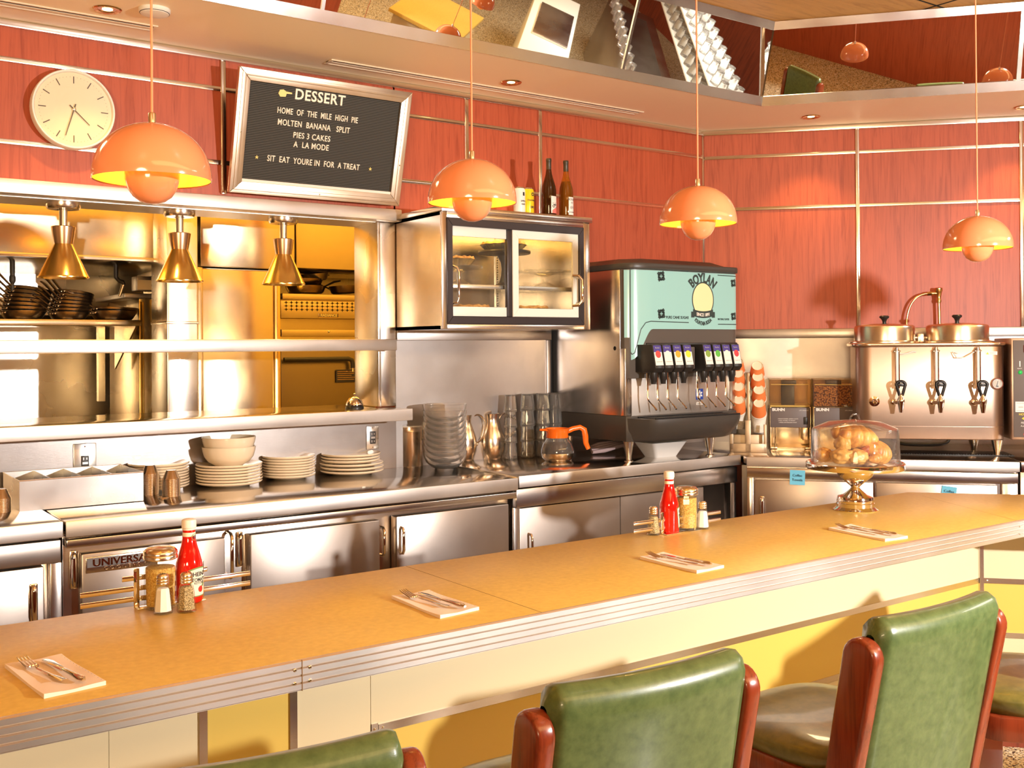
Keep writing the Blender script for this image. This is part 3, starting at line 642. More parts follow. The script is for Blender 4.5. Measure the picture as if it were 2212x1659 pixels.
mb.prism([(-0.264, 0.506), (-0.257, 0.524), (-0.239, 0.528), (-0.225, 0.52), (-0.193, 0.518), (-0.193, 0.511), (-0.221, 0.509), (-0.225, 0.494), (-0.253, 0.491)], .010, .0145, F=FY); obj('gold_symbols', mb, 'letter_gold', lb)
obj('hanging_brackets', MB().box(-.30, -.26, .0, .05, .40, .44).box(.26, .30, .0, .05, .40, .44), 'steel_dark', lb)
# ------------------------------------------------------------------ pie case
def depth(P): return (CM @ (Vector(P)-CPOS)).z
def xs(px, Y, y=620): return on_y(px, y, Y).x
def zs(py, Y, x=1110): return on_y(x, py, Y).z
YC = 4.541
mat('case_white', (.80, .80, .74), .35); mat('gasket', (.07, .06, .065), .3, metal=.6); 
pc = thing('pie_case', 'wall mounted steel pie case with two sliding glass doors', 'display case', (2.789, YC, 1.655))
W_, D_, H_ = .985, .490, .605
obj('shell', MB().box(0, .018, .012, D_, 0, H_).box(W_-.018, W_, .012, D_, 0, H_).box(.018, W_-.018, D_-.012, D_, .018, H_-.018).box(0, W_, .012, D_, H_-.018, H_).box(0, W_, .012, D_, 0, .018), 'steel', pc)
obj('top_cap', MB().box(-.004, W_+.012, -.012, D_, H_, H_+.030, .003), 'steel', pc)
X0 = 2.789; Z0 = 1.655; LX = lambda px: xs(px, YC)-X0
x1, x2, x3, x4 = LX(966), LX(977.6), LX(1251), LX(1261)
zb0, zb1, zt1, zt0 = .026, .068, H_-.068, H_-.030
obj('front_frame', MB().box(0, x1, 0, .014, 0, H_, .002).box(x4, W_, 0, .014, 0, H_, .002).box(x1, x4, 0, .014, 0, zb0, .002).box(x1, x4, 0, .014, zt0, H_, .002), 'steel', pc)
def ring(mb, x0, x1, z0, z1, wx, wz, y0, y1, b=.002):
    F = lambda x, y, z: Vector((x, z, y))
    for q in ([(x0, z0), (x1, z0), (x1-wx, z0+wz), (x0+wx, z0+wz)], [(x1, z0), (x1, z1), (x1-wx, z1-wz), (x1-wx, z0+wz)], [(x1, z1), (x0, z1), (x0+wx, z1-wz), (x1-wx, z1-wz)], [(x0, z1), (x0, z0), (x0+wx, z0+wz), (x0+wx, z1-wz)]):
        mb.prism(q, y0, y1, b, 1, F=F)
    return mb
obj('gasket_frame', ring(MB(), x1, x4, zb0, zt0, x2-x1, .040, -.006, .016), 'gasket', pc)
xm = LX(1101); xr0 = LX(1109); xr1 = x3
dl = obj('sliding_door', MB().box(x2, xm-.006, .020, .034, zb1, zb1+.050, .002).box(x2, xm-.006, .020, .034, zt1-.052, zt1, .002).box(x2-.015, x2, .020, .034, zb1, zt1, .002), 'case_white', pc)
obj('glass', MB().box(x2, xm, .025, .029, zb1+.045, zt1-.045), 'glass_pane', dl)
obj('handle', MB().tube([(x2+.008, .022, zb1+.26), (x2+.030, .0, zb1+.25), (x2+.036, -.004, zb1+.23), (x2+.036, -.004, zb1+.09), (x2+.030, 0, zb1+.07), (x2+.008, .022, zb1+.06)], .007, 10), 'chrome', dl)
dr = obj('sliding_door', ring(MB(), xr0, xr1, zb1, zt1, .040, .046, .004, .018), 'case_white', pc)
obj('glass', MB().box(xr0+.036, xr1-.036, .009, .013, zb1+.04, zt1-.04), 'glass_pane', dr)
obj('handle', MB().tube([(xr1-.040, .006, zb1+.235), (xr1-.020, -.022, zb1+.232), (xr1-.006, -.034, zb1+.21), (xr1-.006, -.034, zb1+.09), (xr1-.020, -.022, zb1+.068), (xr1-.040, .006, zb1+.065)], .010, 10), 'chrome', dr)
obj('meeting_stile', MB().box(xm-.006, xr0, .010, .036, zb1, zt1, .002), 'gasket', pc)
zsf = .238
obj('shelf', MB().box(.02, W_-.02, .062, D_-.015, zsf-.010, zsf, .001), 'glass_pane', pc); obj('shelf_edge', MB().box(.02, W_-.02, .055, .062, zsf-.022, zsf+.001, .001), 'steel_bright', pc)
obj('pilaster', MB().box(.66, .685, D_-.020, D_-.012, .05, H_-.04), 'steel_bright', pc)
mb = MB()
for k in range(34): mb.box(.669, .676, D_-.0206, D_-.020, .06+k*.014, .066+k*.014)
obj('pilaster_slots', mb, 'black_matte', pc)
l_ = area('pie_case_lamp', (X0+.5, YC+.2, Z0+H_-.03), (X0+.5, YC+.25, Z0), .8, 3.5, (1, .56, .13), 'RECTANGLE', .05)
# pies
mat('foil', (.78, .76, .74), .25, 1); m = mat('crust', (.72, .38, .10), .6); co = coords(m); n = noisy(m, co, 40, 5, .6); lk(m, ramp(m, n, (.35, (.42, .16, .03)), (.6, (.78, .45, .14)), (.8, (.88, .62, .28))), bsdf(m).inputs['Base Color']); bump(m, n, .5, .006)
def pie(x, y, z, R, label):
    t = thing('pie', label, 'pie', (x, y, z), 0, 'pies in the pie case'); N = 64
    mb = MB()
    def f(u, v): 
        a = 2*pi*u; r = (R*.74+(R*.30)*v)*(1+.018*sin(a*32)*(v > .02)); return Vector((r*cos(a), r*sin(a), .036*v))
    mb.grid(f, 128, 3); mb.lathe([(R*1.03, .036), (R*1.07, .037)], 64, cap0=False, cap1=False); mb.lathe([(R*.745, .0005), (0, .0005)], 32, cap0=False)
    obj('foil_pan', mb, 'foil', t)
    mb = MB()
    def g(u, v):
        a = 2*pi*u
        if v < .999: r = R*1.03*(1-v); h = .036+.018*(1-(1-v)**3)+.012*max(0, 1-((v-.08)/.09)**2)+.004*sin(a*14)*max(0, 1-((v-.08)/.12)**2)
        else: r = 0; h = .054
        return Vector((r*cos(a), r*sin(a), h+.004*noise.noise(Vector((r*cos(a)*30, r*sin(a)*30, R*100)))))
    mb.grid(g, 72, 14); obj('crust', mb, 'crust', t); return t
def stand(x, y, z, R, h, label, m='glass', grp=None):
    t = thing('cake_stand', label, 'cake stand', (x, y, z), 0, grp)
    pr = [(0, .003), (R*.50, 0), (R*.52, .004), (R*.45, .012), (R*.22, .03), (R*.13, h*.35), (R*.11, h*.5), (R*.14, h*.7), (R*.28, h-.022), (R*.5, h-.014), (R*.97, h-.012), (R, h-.004), (R*.985, h+.004), (R*.96, h), (0, h)]
    obj('pedestal_plate', MB().lathe(pr, 40, cap0=False, cap1=False), m, t); return t
zS = Z0+zsf; zB = Z0+.082
obj('case_floor', MB().box(.02, W_-.02, .05, D_-.013, .074, .081), 'steel', pc)
PXX = lambda px, d: on_y(px, 620, YC+d).x
stand(PXX(992, .22), YC+.22, zS, .130, .105, 'glass cake stand with a pie at the left of the pie case', 'glass', 'glass stands in the pie case'); pie(PXX(986, .22), YC+.22, zS+.106, .100, 'golden pie on the glass stand behind the left door')
stand(PXX(1090, .27), YC+.27, zS, .150, .205, 'tall dark pedestal stand in the middle of the pie case', 'dark_plastic'); pie(PXX(1088, .27), YC+.27, zS+.206, .125, 'topmost pie raised on the tall dark stand')
stand(PXX(1172, .22), YC+.20, zS, .150, .100, 'empty glass cake stand at the right of the pie case', 'glass', 'glass stands in the pie case')
pie(PXX(1012, .19), YC+.19, zB, .115, 'pie on the floor of the pie case behind the left door'); pie(PXX(1140, .19), YC+.19, zB, .115, 'pie on the floor of the pie case behind the right door')
# cans and wine bottles on the case
ZT = Z0+H_+.030
mat('can_white', (.82, .80, .78), .3); mat('can_yellow', (.90, .62, .02), .25, .2); mat('aluminium', (.82, .80, .78), .2, 1); mat('label_ink', (.03, .03, .03), .6)
mat('bottle_brown', (.10, .035, .010), .04, trans=.75, ior=1.5); mat('bottle_amber', (.55, .20, .015), .04, trans=.8, ior=1.5); mat('wine', (.20, .05, .006), .1); mat('label_white', (.84, .80, .76), .6); mat('label_coral', (.80, .20, .18), .6); mat('capsule', (.05, .035, .02), .35)
def arc_panel(mb, R, a0, a1, z0, z1, n=14, d=.0006):      # label wrapped on a round body; angle 0 faces -y
    mb.grid(lambda u, v: Vector(((R+d)*sin(a0+(a1-a0)*u), -(R+d)*cos(a0+(a1-a0)*u), z0+(z1-z0)*v)), n, 1); return mb
def wrapF(R, a0, z0, d=.001): return lambda x, y, z: Vector(((R+d+z)*sin(a0+x/R), -(R+d+z)*cos(a0+x/R), z0+y))
fa = .30       # labels face a little to the left, towards the room
def can(px, py, Y, m, label, words):
    p = on_y(px, py, Y); t = thing('drink_can', label, 'can', (p.x, Y, ZT), 0, 'cans on the pie case')
    R, h = .033, .155
    obj('body', MB().lathe([(.024, 0), (.030, .004), (R, .012), (R, h-.018), (.029, h-.008)], 32, cap0=True, cap1=False), m, t)
    obj('lid', MB().lathe([(.029, h-.008), (.0275, h-.002), (.0265, h), (.0255, h-.003), (0, h-.003)], 32, cap0=False), 'aluminium', t)
    for s, z0, sz, b in words:
        mb = text(MB(), s, sz, wrapF(R, .12, z0), .0003, sx=.8, bold=b); obj('lettering', mb, 'label_ink', t)
    return t
t = can(1122, 447, 4.66, 'can_white', 'white drink can half hidden by the pendant on the pie case', [('SIMPLE', .075, .014, 0), ('HARD', .058, .013, 0)])
obj('emblem', arc_panel(MB(), .033, .0, .4, .105, .125), 'label_ink', t)
t = can(1141, 449, 4.66, 'can_yellow', 'yellow drink can beside the wine bottles on the pie case', [('Shacksbury', .085, .016, 0), ('DRY', .045, .018, .0004)])
obj('emblem', MB().grid(lambda u, v: wrapF(.033, .25, .118)(.010*(1-.5*v)*cos(2*pi*u), .010*(1-.5*v)*sin(2*pi*u), 0), 24, 1), 'label_ink', t)
def wine(px, py, Y, glass, label, h=.335):
    p = on_y(px, py, Y); t = thing('wine_bottle', label, 'bottle', (p.x, Y, ZT), 0, 'wine bottles on the pie case'); R = .041
    k = h/.33
    pr = [(0, .004), (.030, .0), (R-.002, .002), (R, .008), (R, .150*k), (.038, .175*k), (.029, .205*k), (.019, .240*k), (.0148, .268*k), (.0142, .318*k)]
    obj('glass_body', MB().lathe(pr, 36, cap0=False), glass, t)
    obj('wine', MB().lathe([(0, .010), (R-.004, .010), (R-.003, .150*k), (.034, .176*k), (.024, .21*k), (0, .21*k)], 28, cap0=False, cap1=False), 'wine', t)
    obj('capsule', MB().lathe([(.0150, .268*k), (.0150, .312*k), (.0162, .314*k), (.0162, .326*k), (.0150, .330*k), (0, .330*k)], 24, cap0=False), 'capsule', t); return t
t = wine(1186, 450, 4.66, 'bottle_brown', 'dark wine bottle with a tractor label on the pie case')
R = .041; F = wrapF(R, .24, .0, .0012)
obj('label', arc_panel(MB(), R, -.35, .85, .022, .118), 'label_white', t)
obj('label_hill', MB().grid(lambda u, v: wrapF(R, .25, 0, .0011)((u-.42)*.043, .022+v*(.016+.014*sin(min(1, u*1.3)*pi*.55)), 0), 12, 3), 'label_coral', t)
mb = MB()
for cx, cz, r in ((-.008, .062, .0085), (.012, .056, .005)): mb.grid(lambda u, v: F(cx+r*(1-.45*v)*cos(2*pi*u), cz+r*(1-.45*v)*sin(2*pi*u), 0), 20, 1)
mb.grid(lambda u, v: F(-.006+u*.020, .066+v*.007, 0), 4, 1); mb.grid(lambda u, v: F(-.016+u*.009, .076+v*.003, 0), 3, 1); mb.grid(lambda u, v: F(.0+u*.009, .076+v*.003+u*.002, 0), 3, 1)
obj('tractor_drawing', mb, 'label_ink', t)
t = wine(1223, 455, 4.66, 'bottle_amber', 'amber wine bottle with a white BOMBO style flower label')
t['label'] = 'amber wine bottle with a white label beside the darker one'
obj('label', arc_panel(MB(), R, -.30, .85, .020, .122), 'label_white', t)
mb = text(MB(), 'BOUZE', .017, wrapF(R, .27, .108), .0003); text(mb, 'BEAUJOLAIS', .008, wrapF(R, .27, .036), .0003); obj('lettering', mb, 'label_ink', t)
mat('label_grey', (.45, .44, .43), .6); F2_ = wrapF(R, .27, 0, .0012)
mb = MB().grid(lambda u, v: F2_(.010*(1-v)*cos(2*pi*u), .090+.006*(1-v)*sin(2*pi*u), 0), 20, 2); mb.grid(lambda u, v: F2_(-.0008+.0016*u, .066+.018*v, 0), 1, 3); mb.grid(lambda u, v: F2_(-.007+.008*(1-v)*cos(2*pi*u), .062+.009*(1-v)*sin(2*pi*u), 0), 16, 2); mb.grid(lambda u, v: F2_(.008+.007*(1-v)*cos(2*pi*u), .064+.008*(1-v)*sin(2*pi*u), 0), 16, 2)
obj('plant_drawing', mb, 'label_grey', t)
# ------------------------------------------------------------------ soda dispenser
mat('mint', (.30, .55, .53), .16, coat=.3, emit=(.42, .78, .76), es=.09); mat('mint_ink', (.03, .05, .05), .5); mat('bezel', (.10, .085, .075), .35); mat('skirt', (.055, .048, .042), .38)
SX0, SX1, SYF, SYB = 3.880, 4.772, 4.353, 5.03
sd = thing('soda_dispenser', 'tall steel soda fountain with a mint green lit front panel', 'soda dispenser', (SX0, SYF, .908)); SW = SX1-SX0
SB = .908
zz = lambda py, px=1470: on_y(px, py, SYF).z-SB
zsk0, zsk1, ztop = .116, .259, 1.085
obj('side_body', MB().box(0, SW, .055, SYB-SYF, zsk1, ztop, .004), 'steel', sd)
obj('corner_column', MB().box(0, .05, .015, .06, zsk1, .640, .004), 'steel', sd); obj('corner_column', MB().box(SW-.05, SW, .015, .06, zsk1, .640, .004), 'steel', sd)
obj('side_hole', MB().cyl((-.0006, .10, .66-.02), (.002, .10, .66-.02), .012), 'black_matte', sd)
def yf(x, rl=.17, dp=.085, y0=0):
    t = max(0, (rl-x)/rl, (x-(SW-.06))/.06 if x > SW-.06 else 0); return y0-.035+dp*(1-math.sqrt(max(0, 1-t*t)))
def plan(y0=0, n=16, back=.2, ov=0):
    pts = [(SW*i/40, yf(SW*i/40, y0=y0)) for i in range(41)]; return pts+[(SW, back), (0, back)]
zm1, zm0 = .748, ztop-.005             # mint panel main bottom / top
def zlow(x):
    if x < .035: return .575+.2*0
    t = min(1, (x-.035)/.13); return .575+(zm1-.575)*(t*t*(3-2*t))
obj('head_housing', MB().prism([(min(max(x, .003), SW-.003), min(y, .0545)) for x, y in plan(.004)], .655, ztop), 'bezel', sd)
obj('valve_shroud', MB().prism([(.002, .02), (.02, 0), (.13, -.002), (.13, .054), (.002, .054)], .47, .70, .003).prism([(SW-.05, 0), (SW-.002, .02), (SW-.002, .054), (SW-.05, .054)], .55, .70, .003).box(.12, SW-.03, .02, .053, .47, .70, .003), 'bezel', sd)
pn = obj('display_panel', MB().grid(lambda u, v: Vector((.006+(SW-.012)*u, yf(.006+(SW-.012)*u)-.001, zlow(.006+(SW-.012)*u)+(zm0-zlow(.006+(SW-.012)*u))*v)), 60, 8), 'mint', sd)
PX = lambda px: (on_y(px, 640, SYF-.035).x-SX0); PZ = lambda py: (on_y(1500, py, SYF-.035).z-SB)
def FP(cx, cz): return lambda x, y, z: Vector((cx+x, yf(min(max(cx+x, 0), SW))-.002-z, cz+y))
ox, oz = PX(1518), PZ(647)
mb = text(MB(), 'BOYLAN', .076, FP(ox, PZ(600.5)), .0004, sx=.74, bold=.003, gap=1.05, arc=.14); obj('lettering', mb, 'mint_ink', pn)
mat('oval_cream', (.80, .74, .42), .3, emit=(.8, .74, .4), es=.06)
el = lambda k0, k1: (lambda u, v: FP(ox, oz)((.086*(k0+(k1-k0)*v))*cos(2*pi*u), (.100*(k0+(k1-k0)*v))*sin(2*pi*u), .0002))
obj('oval_emblem', MB().grid(el(.0, .97), 40, 1), 'oval_cream', pn); obj('oval_outline', MB().grid(el(.97, 1.05), 40, 1), 'mint_ink', pn)
bz = PZ(678); mb = MB().grid(lambda u, v: FP(ox, bz)((u-.5)*.165, (v-.5)*.040-.012*(1-(2*u-1)**2)+.008, .0008), 16, 1)
mb.grid(lambda u, v: FP(ox, bz)(-.098+.026*u, (v-.5)*.034-.004, .0005), 1, 1); mb.grid(lambda u, v: FP(ox, bz)(.072+.026*u, (v-.5)*.034-.004, .0005), 1, 1); obj('banner', mb, 'mint_ink', pn)
obj('banner_lettering', text(MB(), 'SINCE 1891', .026, FP(ox, bz-.001), .0003, bold=.0008, sx=.85) and (lambda: text(MB(), 'SINCE 1891', .026, lambda x, y, z: FP(ox, bz-.003)(x, y-.012*(1-(x/.083)**2)+.009, z+.001), .0003, bold=.0008, sx=.85))(), 'label_white', pn)
obj('lettering', text(MB(), 'FOUNTAIN SODA', .030, FP(ox, PZ(699)), .0003, sx=.60, bold=.0015, arc=-.10), 'mint_ink', pn)
mb = text(MB(), 'PURE CANE SUGAR', .022, FP(PX(1462.5), PZ(686.5)), .0003, sx=.95, bold=.0005); obj('lettering', mb, 'mint_ink', pn); obj('lettering', text(MB(), 'NATURAL FLAVOR', .016, FP(PX(1562), PZ(689)), .0003, sx=.72, bold=.0004), 'mint_ink', pn)
def orn(cx, cz, s):
    mb = MB(); f = FP(cx, cz)
    for k in range(4):
        a = pi/4+k*pi/2
        for (r0, r1, w, da) in ((.004, .032, .010, 0), (.010, .026, .007, .55), (.010, .026, .007, -.55), (.022, .034, .005, .28)):
            q = []
            for (r, ww) in ((r0, .2), ((r0+r1)/2, 1), (r1, .25)): q.append((r, ww*w))
            u = (cos(a+da), sin(a+da)); n_ = (-u[1], u[0])
            L_ = [(u[0]*r+n_[0]*w2, u[1]*r+n_[1]*w2) for r, w2 in q]; R_ = [(u[0]*r-n_[0]*w2, u[1]*r-n_[1]*w2) for r, w2 in q]
            vs = [mb.bm.verts.new(f(x*s, y*s, .0002)) for x, y in L_+R_[::-1]]; mb.bm.faces.new(vs)
    obj('ornament', mb, 'mint_ink', pn)
orn(PX(1428), PZ(600), 1.05); orn(PX(1428), PZ(679), 1.05); orn(PX(1584), PZ(608), .85); orn(PX(1584), PZ(682), .85)
def line(pts, w=.0025):
    mb = MB()
    for (xa, za), (xb, zb) in zip(pts, pts[1:]):
        n_ = max(1, int(abs(xb-xa)/.02)); dx, dz = xb-xa, zb-za; L_ = hypot(dx, dz); nx, nz = -dz/L_*w, dx/L_*w
        mb.grid(lambda u, v: FP(0, 0)(xa+dx*u+nx*(2*v-1), za+dz*u+nz*(2*v-1), .0002), n_, 1)
    obj('border_line', mb, 'mint_ink', pn)
line([(PX(1487), PZ(587)), (.045, PZ(583)), (.030, PZ(588)), (.028, .62), (.036, .605), (.05, .615), (.085, PZ(712)), (.115, PZ(698)), (.15, PZ(695)), (PX(1487), PZ(697))]); line([(PX(1550), PZ(592)), (SW-.03, PZ(593))]); line([(PX(1550), PZ(700)), (SW-.03, PZ(700))])
obj('lid', MB().prism([(x, y-.012) for x, y in plan(-.004)[:41]]+[(SW, SYB-SYF), (0, SYB-SYF)], ztop, ztop+.036, .008), 'skirt', sd)
mb = MB(); A = [(.05, .12), (.16, .03), (SW-.02, .03), (SW-.02, .60), (.05, .60)]; B = [(.12, .20), (.20, .10), (SW-.12, .10), (SW-.12, .52), (.12, .52)]
va = [mb.bm.verts.new((x, y, ztop+.035)) for x, y in A]; vb = [mb.bm.verts.new((x, y, ztop+.072)) for x, y in B]; mb.bm.faces.new(vb)
for i in range(5): mb.bm.faces.new((va[i], va[(i+1) % 5], vb[(i+1) % 5], vb[i]))
obj('lid_crown', mb, 'skirt', sd)
obj('splash_panel', MB().box(.05, SW-.04, .028, .05, zsk1-.01, .52, .002), 'steel_matte', sd)
mat('sticker_blue', (.02, .06, .34), .4); bx, bz2 = PX(1526)+.0, zz(854)
st = obj('maker_sticker', MB().box(bx-.030, bx+.030, .0265, .0282, bz2-.032, bz2+.032), 'sticker_blue', sd)
mb = MB()
for k in range(6):
    a = k*pi/3; u = (sin(a), cos(a)); n_ = (u[1], -u[0]); vs = [mb.bm.verts.new((bx+u[0]*r+n_[0]*w, .026, bz2+u[1]*r+n_[1]*w)) for r, w in ((.003, 0), (.014, -.006), (.024, -.003), (.024, .003), (.014, .006))]; mb.bm.faces.new(vs)
obj('snowflake', mb, 'label_white', st)
s2_ = obj('name_sticker', MB().box(bx-.026, bx+.026, .0265, .0282, bz2-.063, bz2-.047), 'label_white', sd); obj('lettering', text(MB(), 'lancer', .018, lambda x, y, z: Vector((bx+x, .0262-z, bz2-.055+y)), .0002), 'mint_ink', s2_)
mat('valve_black', (.02, .018, .017), .3); mat('card_navy', (.06, .04, .26), .4); mat('card_white', (.82, .80, .76), .45)
cols = [(.75, .06, .05), (.80, .78, .72), (.85, .38, .02), (.75, .70, .03), (.22, .36, .05), (.10, .45, .05), (.80, .78, .72), (.72, .05, .06)]
for i, c in enumerate(cols): mat('flavor_%d' % i, c, .4)
pxs = [1423, 1444, 1466, 1488, 1531, 1552, 1572, 1592]
YV = -.155
for i, px in enumerate(pxs):
    x = on_y(px, 745, SYF+YV).x-SX0; w = .034
    v = obj('valve', MB().prism([(YV+.018, .66), (YV-.010, .530), (YV+.010, .505), (.02, .505), (.02, .66)], x-w, x+w, .003, F=lambda a, b, c: Vector((c, a, b))), 'valve_black', sd)
    sl = .028/.13
    def FV(u, z, o=0): return Vector((x+u, YV+.018-(.66-z)*sl-.0012-o, z))
    obj('flavor_card', MB().quad(FV(-w+.005, .545), FV(w-.005, .545), FV(w-.005, .655), FV(-w+.005, .655)), 'card_white', v)
    obj('card_band', MB().quad(FV(-w+.005, .618, .0004), FV(w-.005, .618, .0004), FV(w-.005, .655, .0004), FV(-w+.005, .655, .0004)), 'card_navy', v)
    obj('flavor_badge', MB().grid(lambda u, q: FV(.020*q*cos(2*pi*u), .606+.020*q*sin(2*pi*u), .0008), 20, 1), 'flavor_%d' % i, v)
    obj('lettering', text(text(MB(), 'Boylan', .012, lambda a, b, c: FV(a, .642+b, .0010+c), .0002, sx=1.05), 'fountain soda', .0075, lambda a, b, c: FV(a, .565+b, .0010+c), .0002), 'mint_ink' if 0 else 'label_grey', v)
    n_ = obj('nozzle', MB().lathe([(.024, .506), (.024, .478), (.018, .462), (.015, .440), (.0, .440)], 16, (x, YV+.045, 0), cap0=False, cap1=False), 'valve_black', v)
    obj('lever', MB().tube([(x, YV+.095, .50), (x, YV+.093, .36), (x, YV+.085, .345), (x, YV+.03, .305), (x, YV+.022, .296)], .0052, 8), 'chrome', v)
x = (on_y(1509, 745, SYF+YV).x-SX0); obj('valve_block_cover', MB().box(x-.03, x+.022, YV+.05, .03, .52, .645, .004), 'bezel', sd)
obj('valve_manifold', MB().box(.12, SW-.03, YV+.12, .03, .52, .67, .006), 'valve_black', sd)
# skirt and drip tray
lt = [(0, SYB-SYF), (0, .012), (.055, -.155), (.075, -.17), (SW-.17, -.17), (SW-.13, -.155), (SW-.02, .012), (SW, .03), (SW, SYB-SYF)]
obj('base_skirt', MB().prism([(0, SYB-SYF), (0, .01), (.02, -.01), (SW-.02, -.01), (SW, .01), (SW, SYB-SYF)], zsk0, zsk1, .004), 'skirt', sd)
mb = MB(); ns = 10; rows = []
def off(k): return .05*(1-cos(k*pi/2))
tp = [(.004, .0), (.045, -.125), (.085, -.172), (SW-.20, -.176), (SW-.15, -.160), (SW-.01, -.0)]
for i in range(ns+1):
    t_ = i/ns; ins_ = .075*(t_**2.2); rows.append([mb.bm.verts.new((min(max(x+(ins_*.35 if x < SW/2 else -ins_*.6), 0), SW), min(y+ins_*(1 if y < -.1 else .3), .0), zsk1-.012-(zsk1-.012-zsk0)*t_)) for x, y in tp])
for r, q in zip(rows, rows[1:]):
    for a in range(len(tp)-1): mb.bm.faces.new((r[a], r[a+1], q[a+1], q[a]))
mb.bm.faces.new(rows[0]); mb.bm.faces.new(rows[-1][::-1])
obj('drip_tray', mb, 'skirt', sd, sharp=60)
mb = MB()
for k in range(40): xk = .085+k*(SW-.25)/39; mb.box(xk-.003, xk+.003, -.155, -.015, zsk1-.012, zsk1-.008)
mb.box(.07, SW-.15, -.160, -.150, zsk1-.012, zsk1-.004).box(.07, SW-.15, -.02, -.01, zsk1-.012, zsk1-.004); obj('drip_grate', mb, 'black_plastic', sd)
for px, py in ((1358, 997), (1534, 984)):
    p = on_z(px, py, .908); lx, ly = p.x-SX0, p.y-SYF
    obj('leg', MB().lathe([(.026, 0), (.026, .006), (.016, .010), (.016, .030), (.030, zsk0-.004), (.030, zsk0)], 24, (lx, ly, 0)), 'chrome_brushed', sd)
for lx, ly in ((.06, .60), (SW-.06, .60)): obj('leg', MB().lathe([(.026, 0), (.026, .006), (.016, .010), (.016, .030), (.030, zsk0-.004), (.030, zsk0)], 24, (lx, ly, 0)), 'chrome_brushed', sd)
# drain pan and rag below the dispenser
p = on_z(1450, 988, .908)
mat('pan_white', (.66, .66, .66), .3)
t = thing('drain_pan', 'white plastic pan on the worktop under the soda dispenser', 'pan', (p.x, p.y+.09, .908))
rows = []
mb = MB()
for hw, hd, z, dd_ in ((.085, .055, .0, 0), (.135, .09, .085, 0), (.14, .095, .088, 0), (.134, .089, .086, 0), (.083, .053, .004, 0)): rows.append([mb.bm.verts.new((x, y, z)) for x, y in rrect(-hw, hw, -hd, hd, .02, 4)])
for r, q in zip(rows, rows[1:]):
    for i in range(len(r)): mb.bm.faces.new((r[i], r[(i+1) % len(r)], q[(i+1) % len(r)], q[i]))
mb.bm.faces.new(rows[0][::-1]); mb.bm.faces.new(rows[-1]); obj('basin', mb, 'pan_white', t)
mat('rag', (.50, .36, .36), .9); p = on_z(1310, 978, .908)
t = thing('rag_bundle', 'bundle of mauve rag lying under the soda dispenser beside the coffee pot', 'hose', (p.x, p.y+.0, .908))
for k in range(4):
    o_ = .022*k; obj('hose', MB().tube([(-.14+o_*.6, -.03+o_, .014+.008*k), (-.06, -.05+o_, .022+.010*k), (.05, -.02+o_*.8, .032+.008*k), (.20, .03+o_, .040+.004*k), (.34, .10+o_, .030)], [.012, .016, .016, .016, .014], 10, flat=.85), 'rag', t)
# ------------------------------------------------------------------ things on the counter under the right wall
ZG = .905
def base_g(px, py): return on_z(px, py, ZG)
def gthing(name, label, cat, px, py, rot=-T2, group=None):
    p = base_g(px, py); return thing(name, label, cat, (p.x, p.y, ZG), rot, group), depth(p)/FPX
# --- coffee urn: origin at its front middle, local x along the face, y away, z up
mat('urn_steel', (.80, .66, .56), .22, 1); steel('urn_brushed', (.50, .37, .29), .36, .42, (2, 2, 60), .012, .3)
ur, su = gthing('coffee_urn', 'wide twin lidded steel coffee urn with three black handled faucets', 'coffee urn', 2012, 985)
UPX = lambda px: (px-2012)*su*1.012
UZ = lambda py: (984.5-py)*su
ub, ut = UZ(949), UZ(747); ux0, ux1 = UPX(1862), UPX(2163); UD = .42
obj('body', MB().prism(rrect(ux0, ux1, 0, UD, .085, 10), ub, ut, .006), 'urn_brushed', ur, sharp=50)
obj('rim', MB().prism(rrect(ux0-.022, ux1+.012, -.022, UD+.012, .10, 10), ut, ut+.020, .006), 'urn_steel', ur, sharp=50)
obj('seam_band', MB().prism(rrect(ux0-.001, ux1+.001, -.001, UD, .086, 10), ub+.075, ub+.078), 'urn_steel', ur)
steel('urn_lid', (.80, .68, .52), .20, .28, (60, 60, 2), .01, .2)
for cx in (1928, 2079):
    x = UPX(cx); r = UPX(2143)-UPX(2079)
    l = obj('lid', MB().lathe([(r*1.16, 0), (r*1.16, .008), (r, .014), (r, .088), (r*.985, .100), (r*.93, .106), (r*.4, .116), (0, .118)], 56, (x, UD/2-.03, ut+.020)), 'urn_lid', ur)
    obj('knob', MB().lathe([(.012, .115), (.011, .128), (.016, .142), (.028, .154), (.029, .160), (.022, .166), (0, .167)], 24, (x, UD/2-.03, ut+.020)), 'black_plastic', l)
lx = UPX(2003); obj('lid_hinge', MB().box(lx-.018, lx+.018, UD/2-.05, UD/2, ut+.02, ut+.075, .004).box(lx-.035, lx+.035, UD/2-.02, UD/2+.02, ut+.045, ut+.058, .003), 'chrome_brushed', ur)
mat('tube_white', (.85, .85, .84), .15, coat=.5)
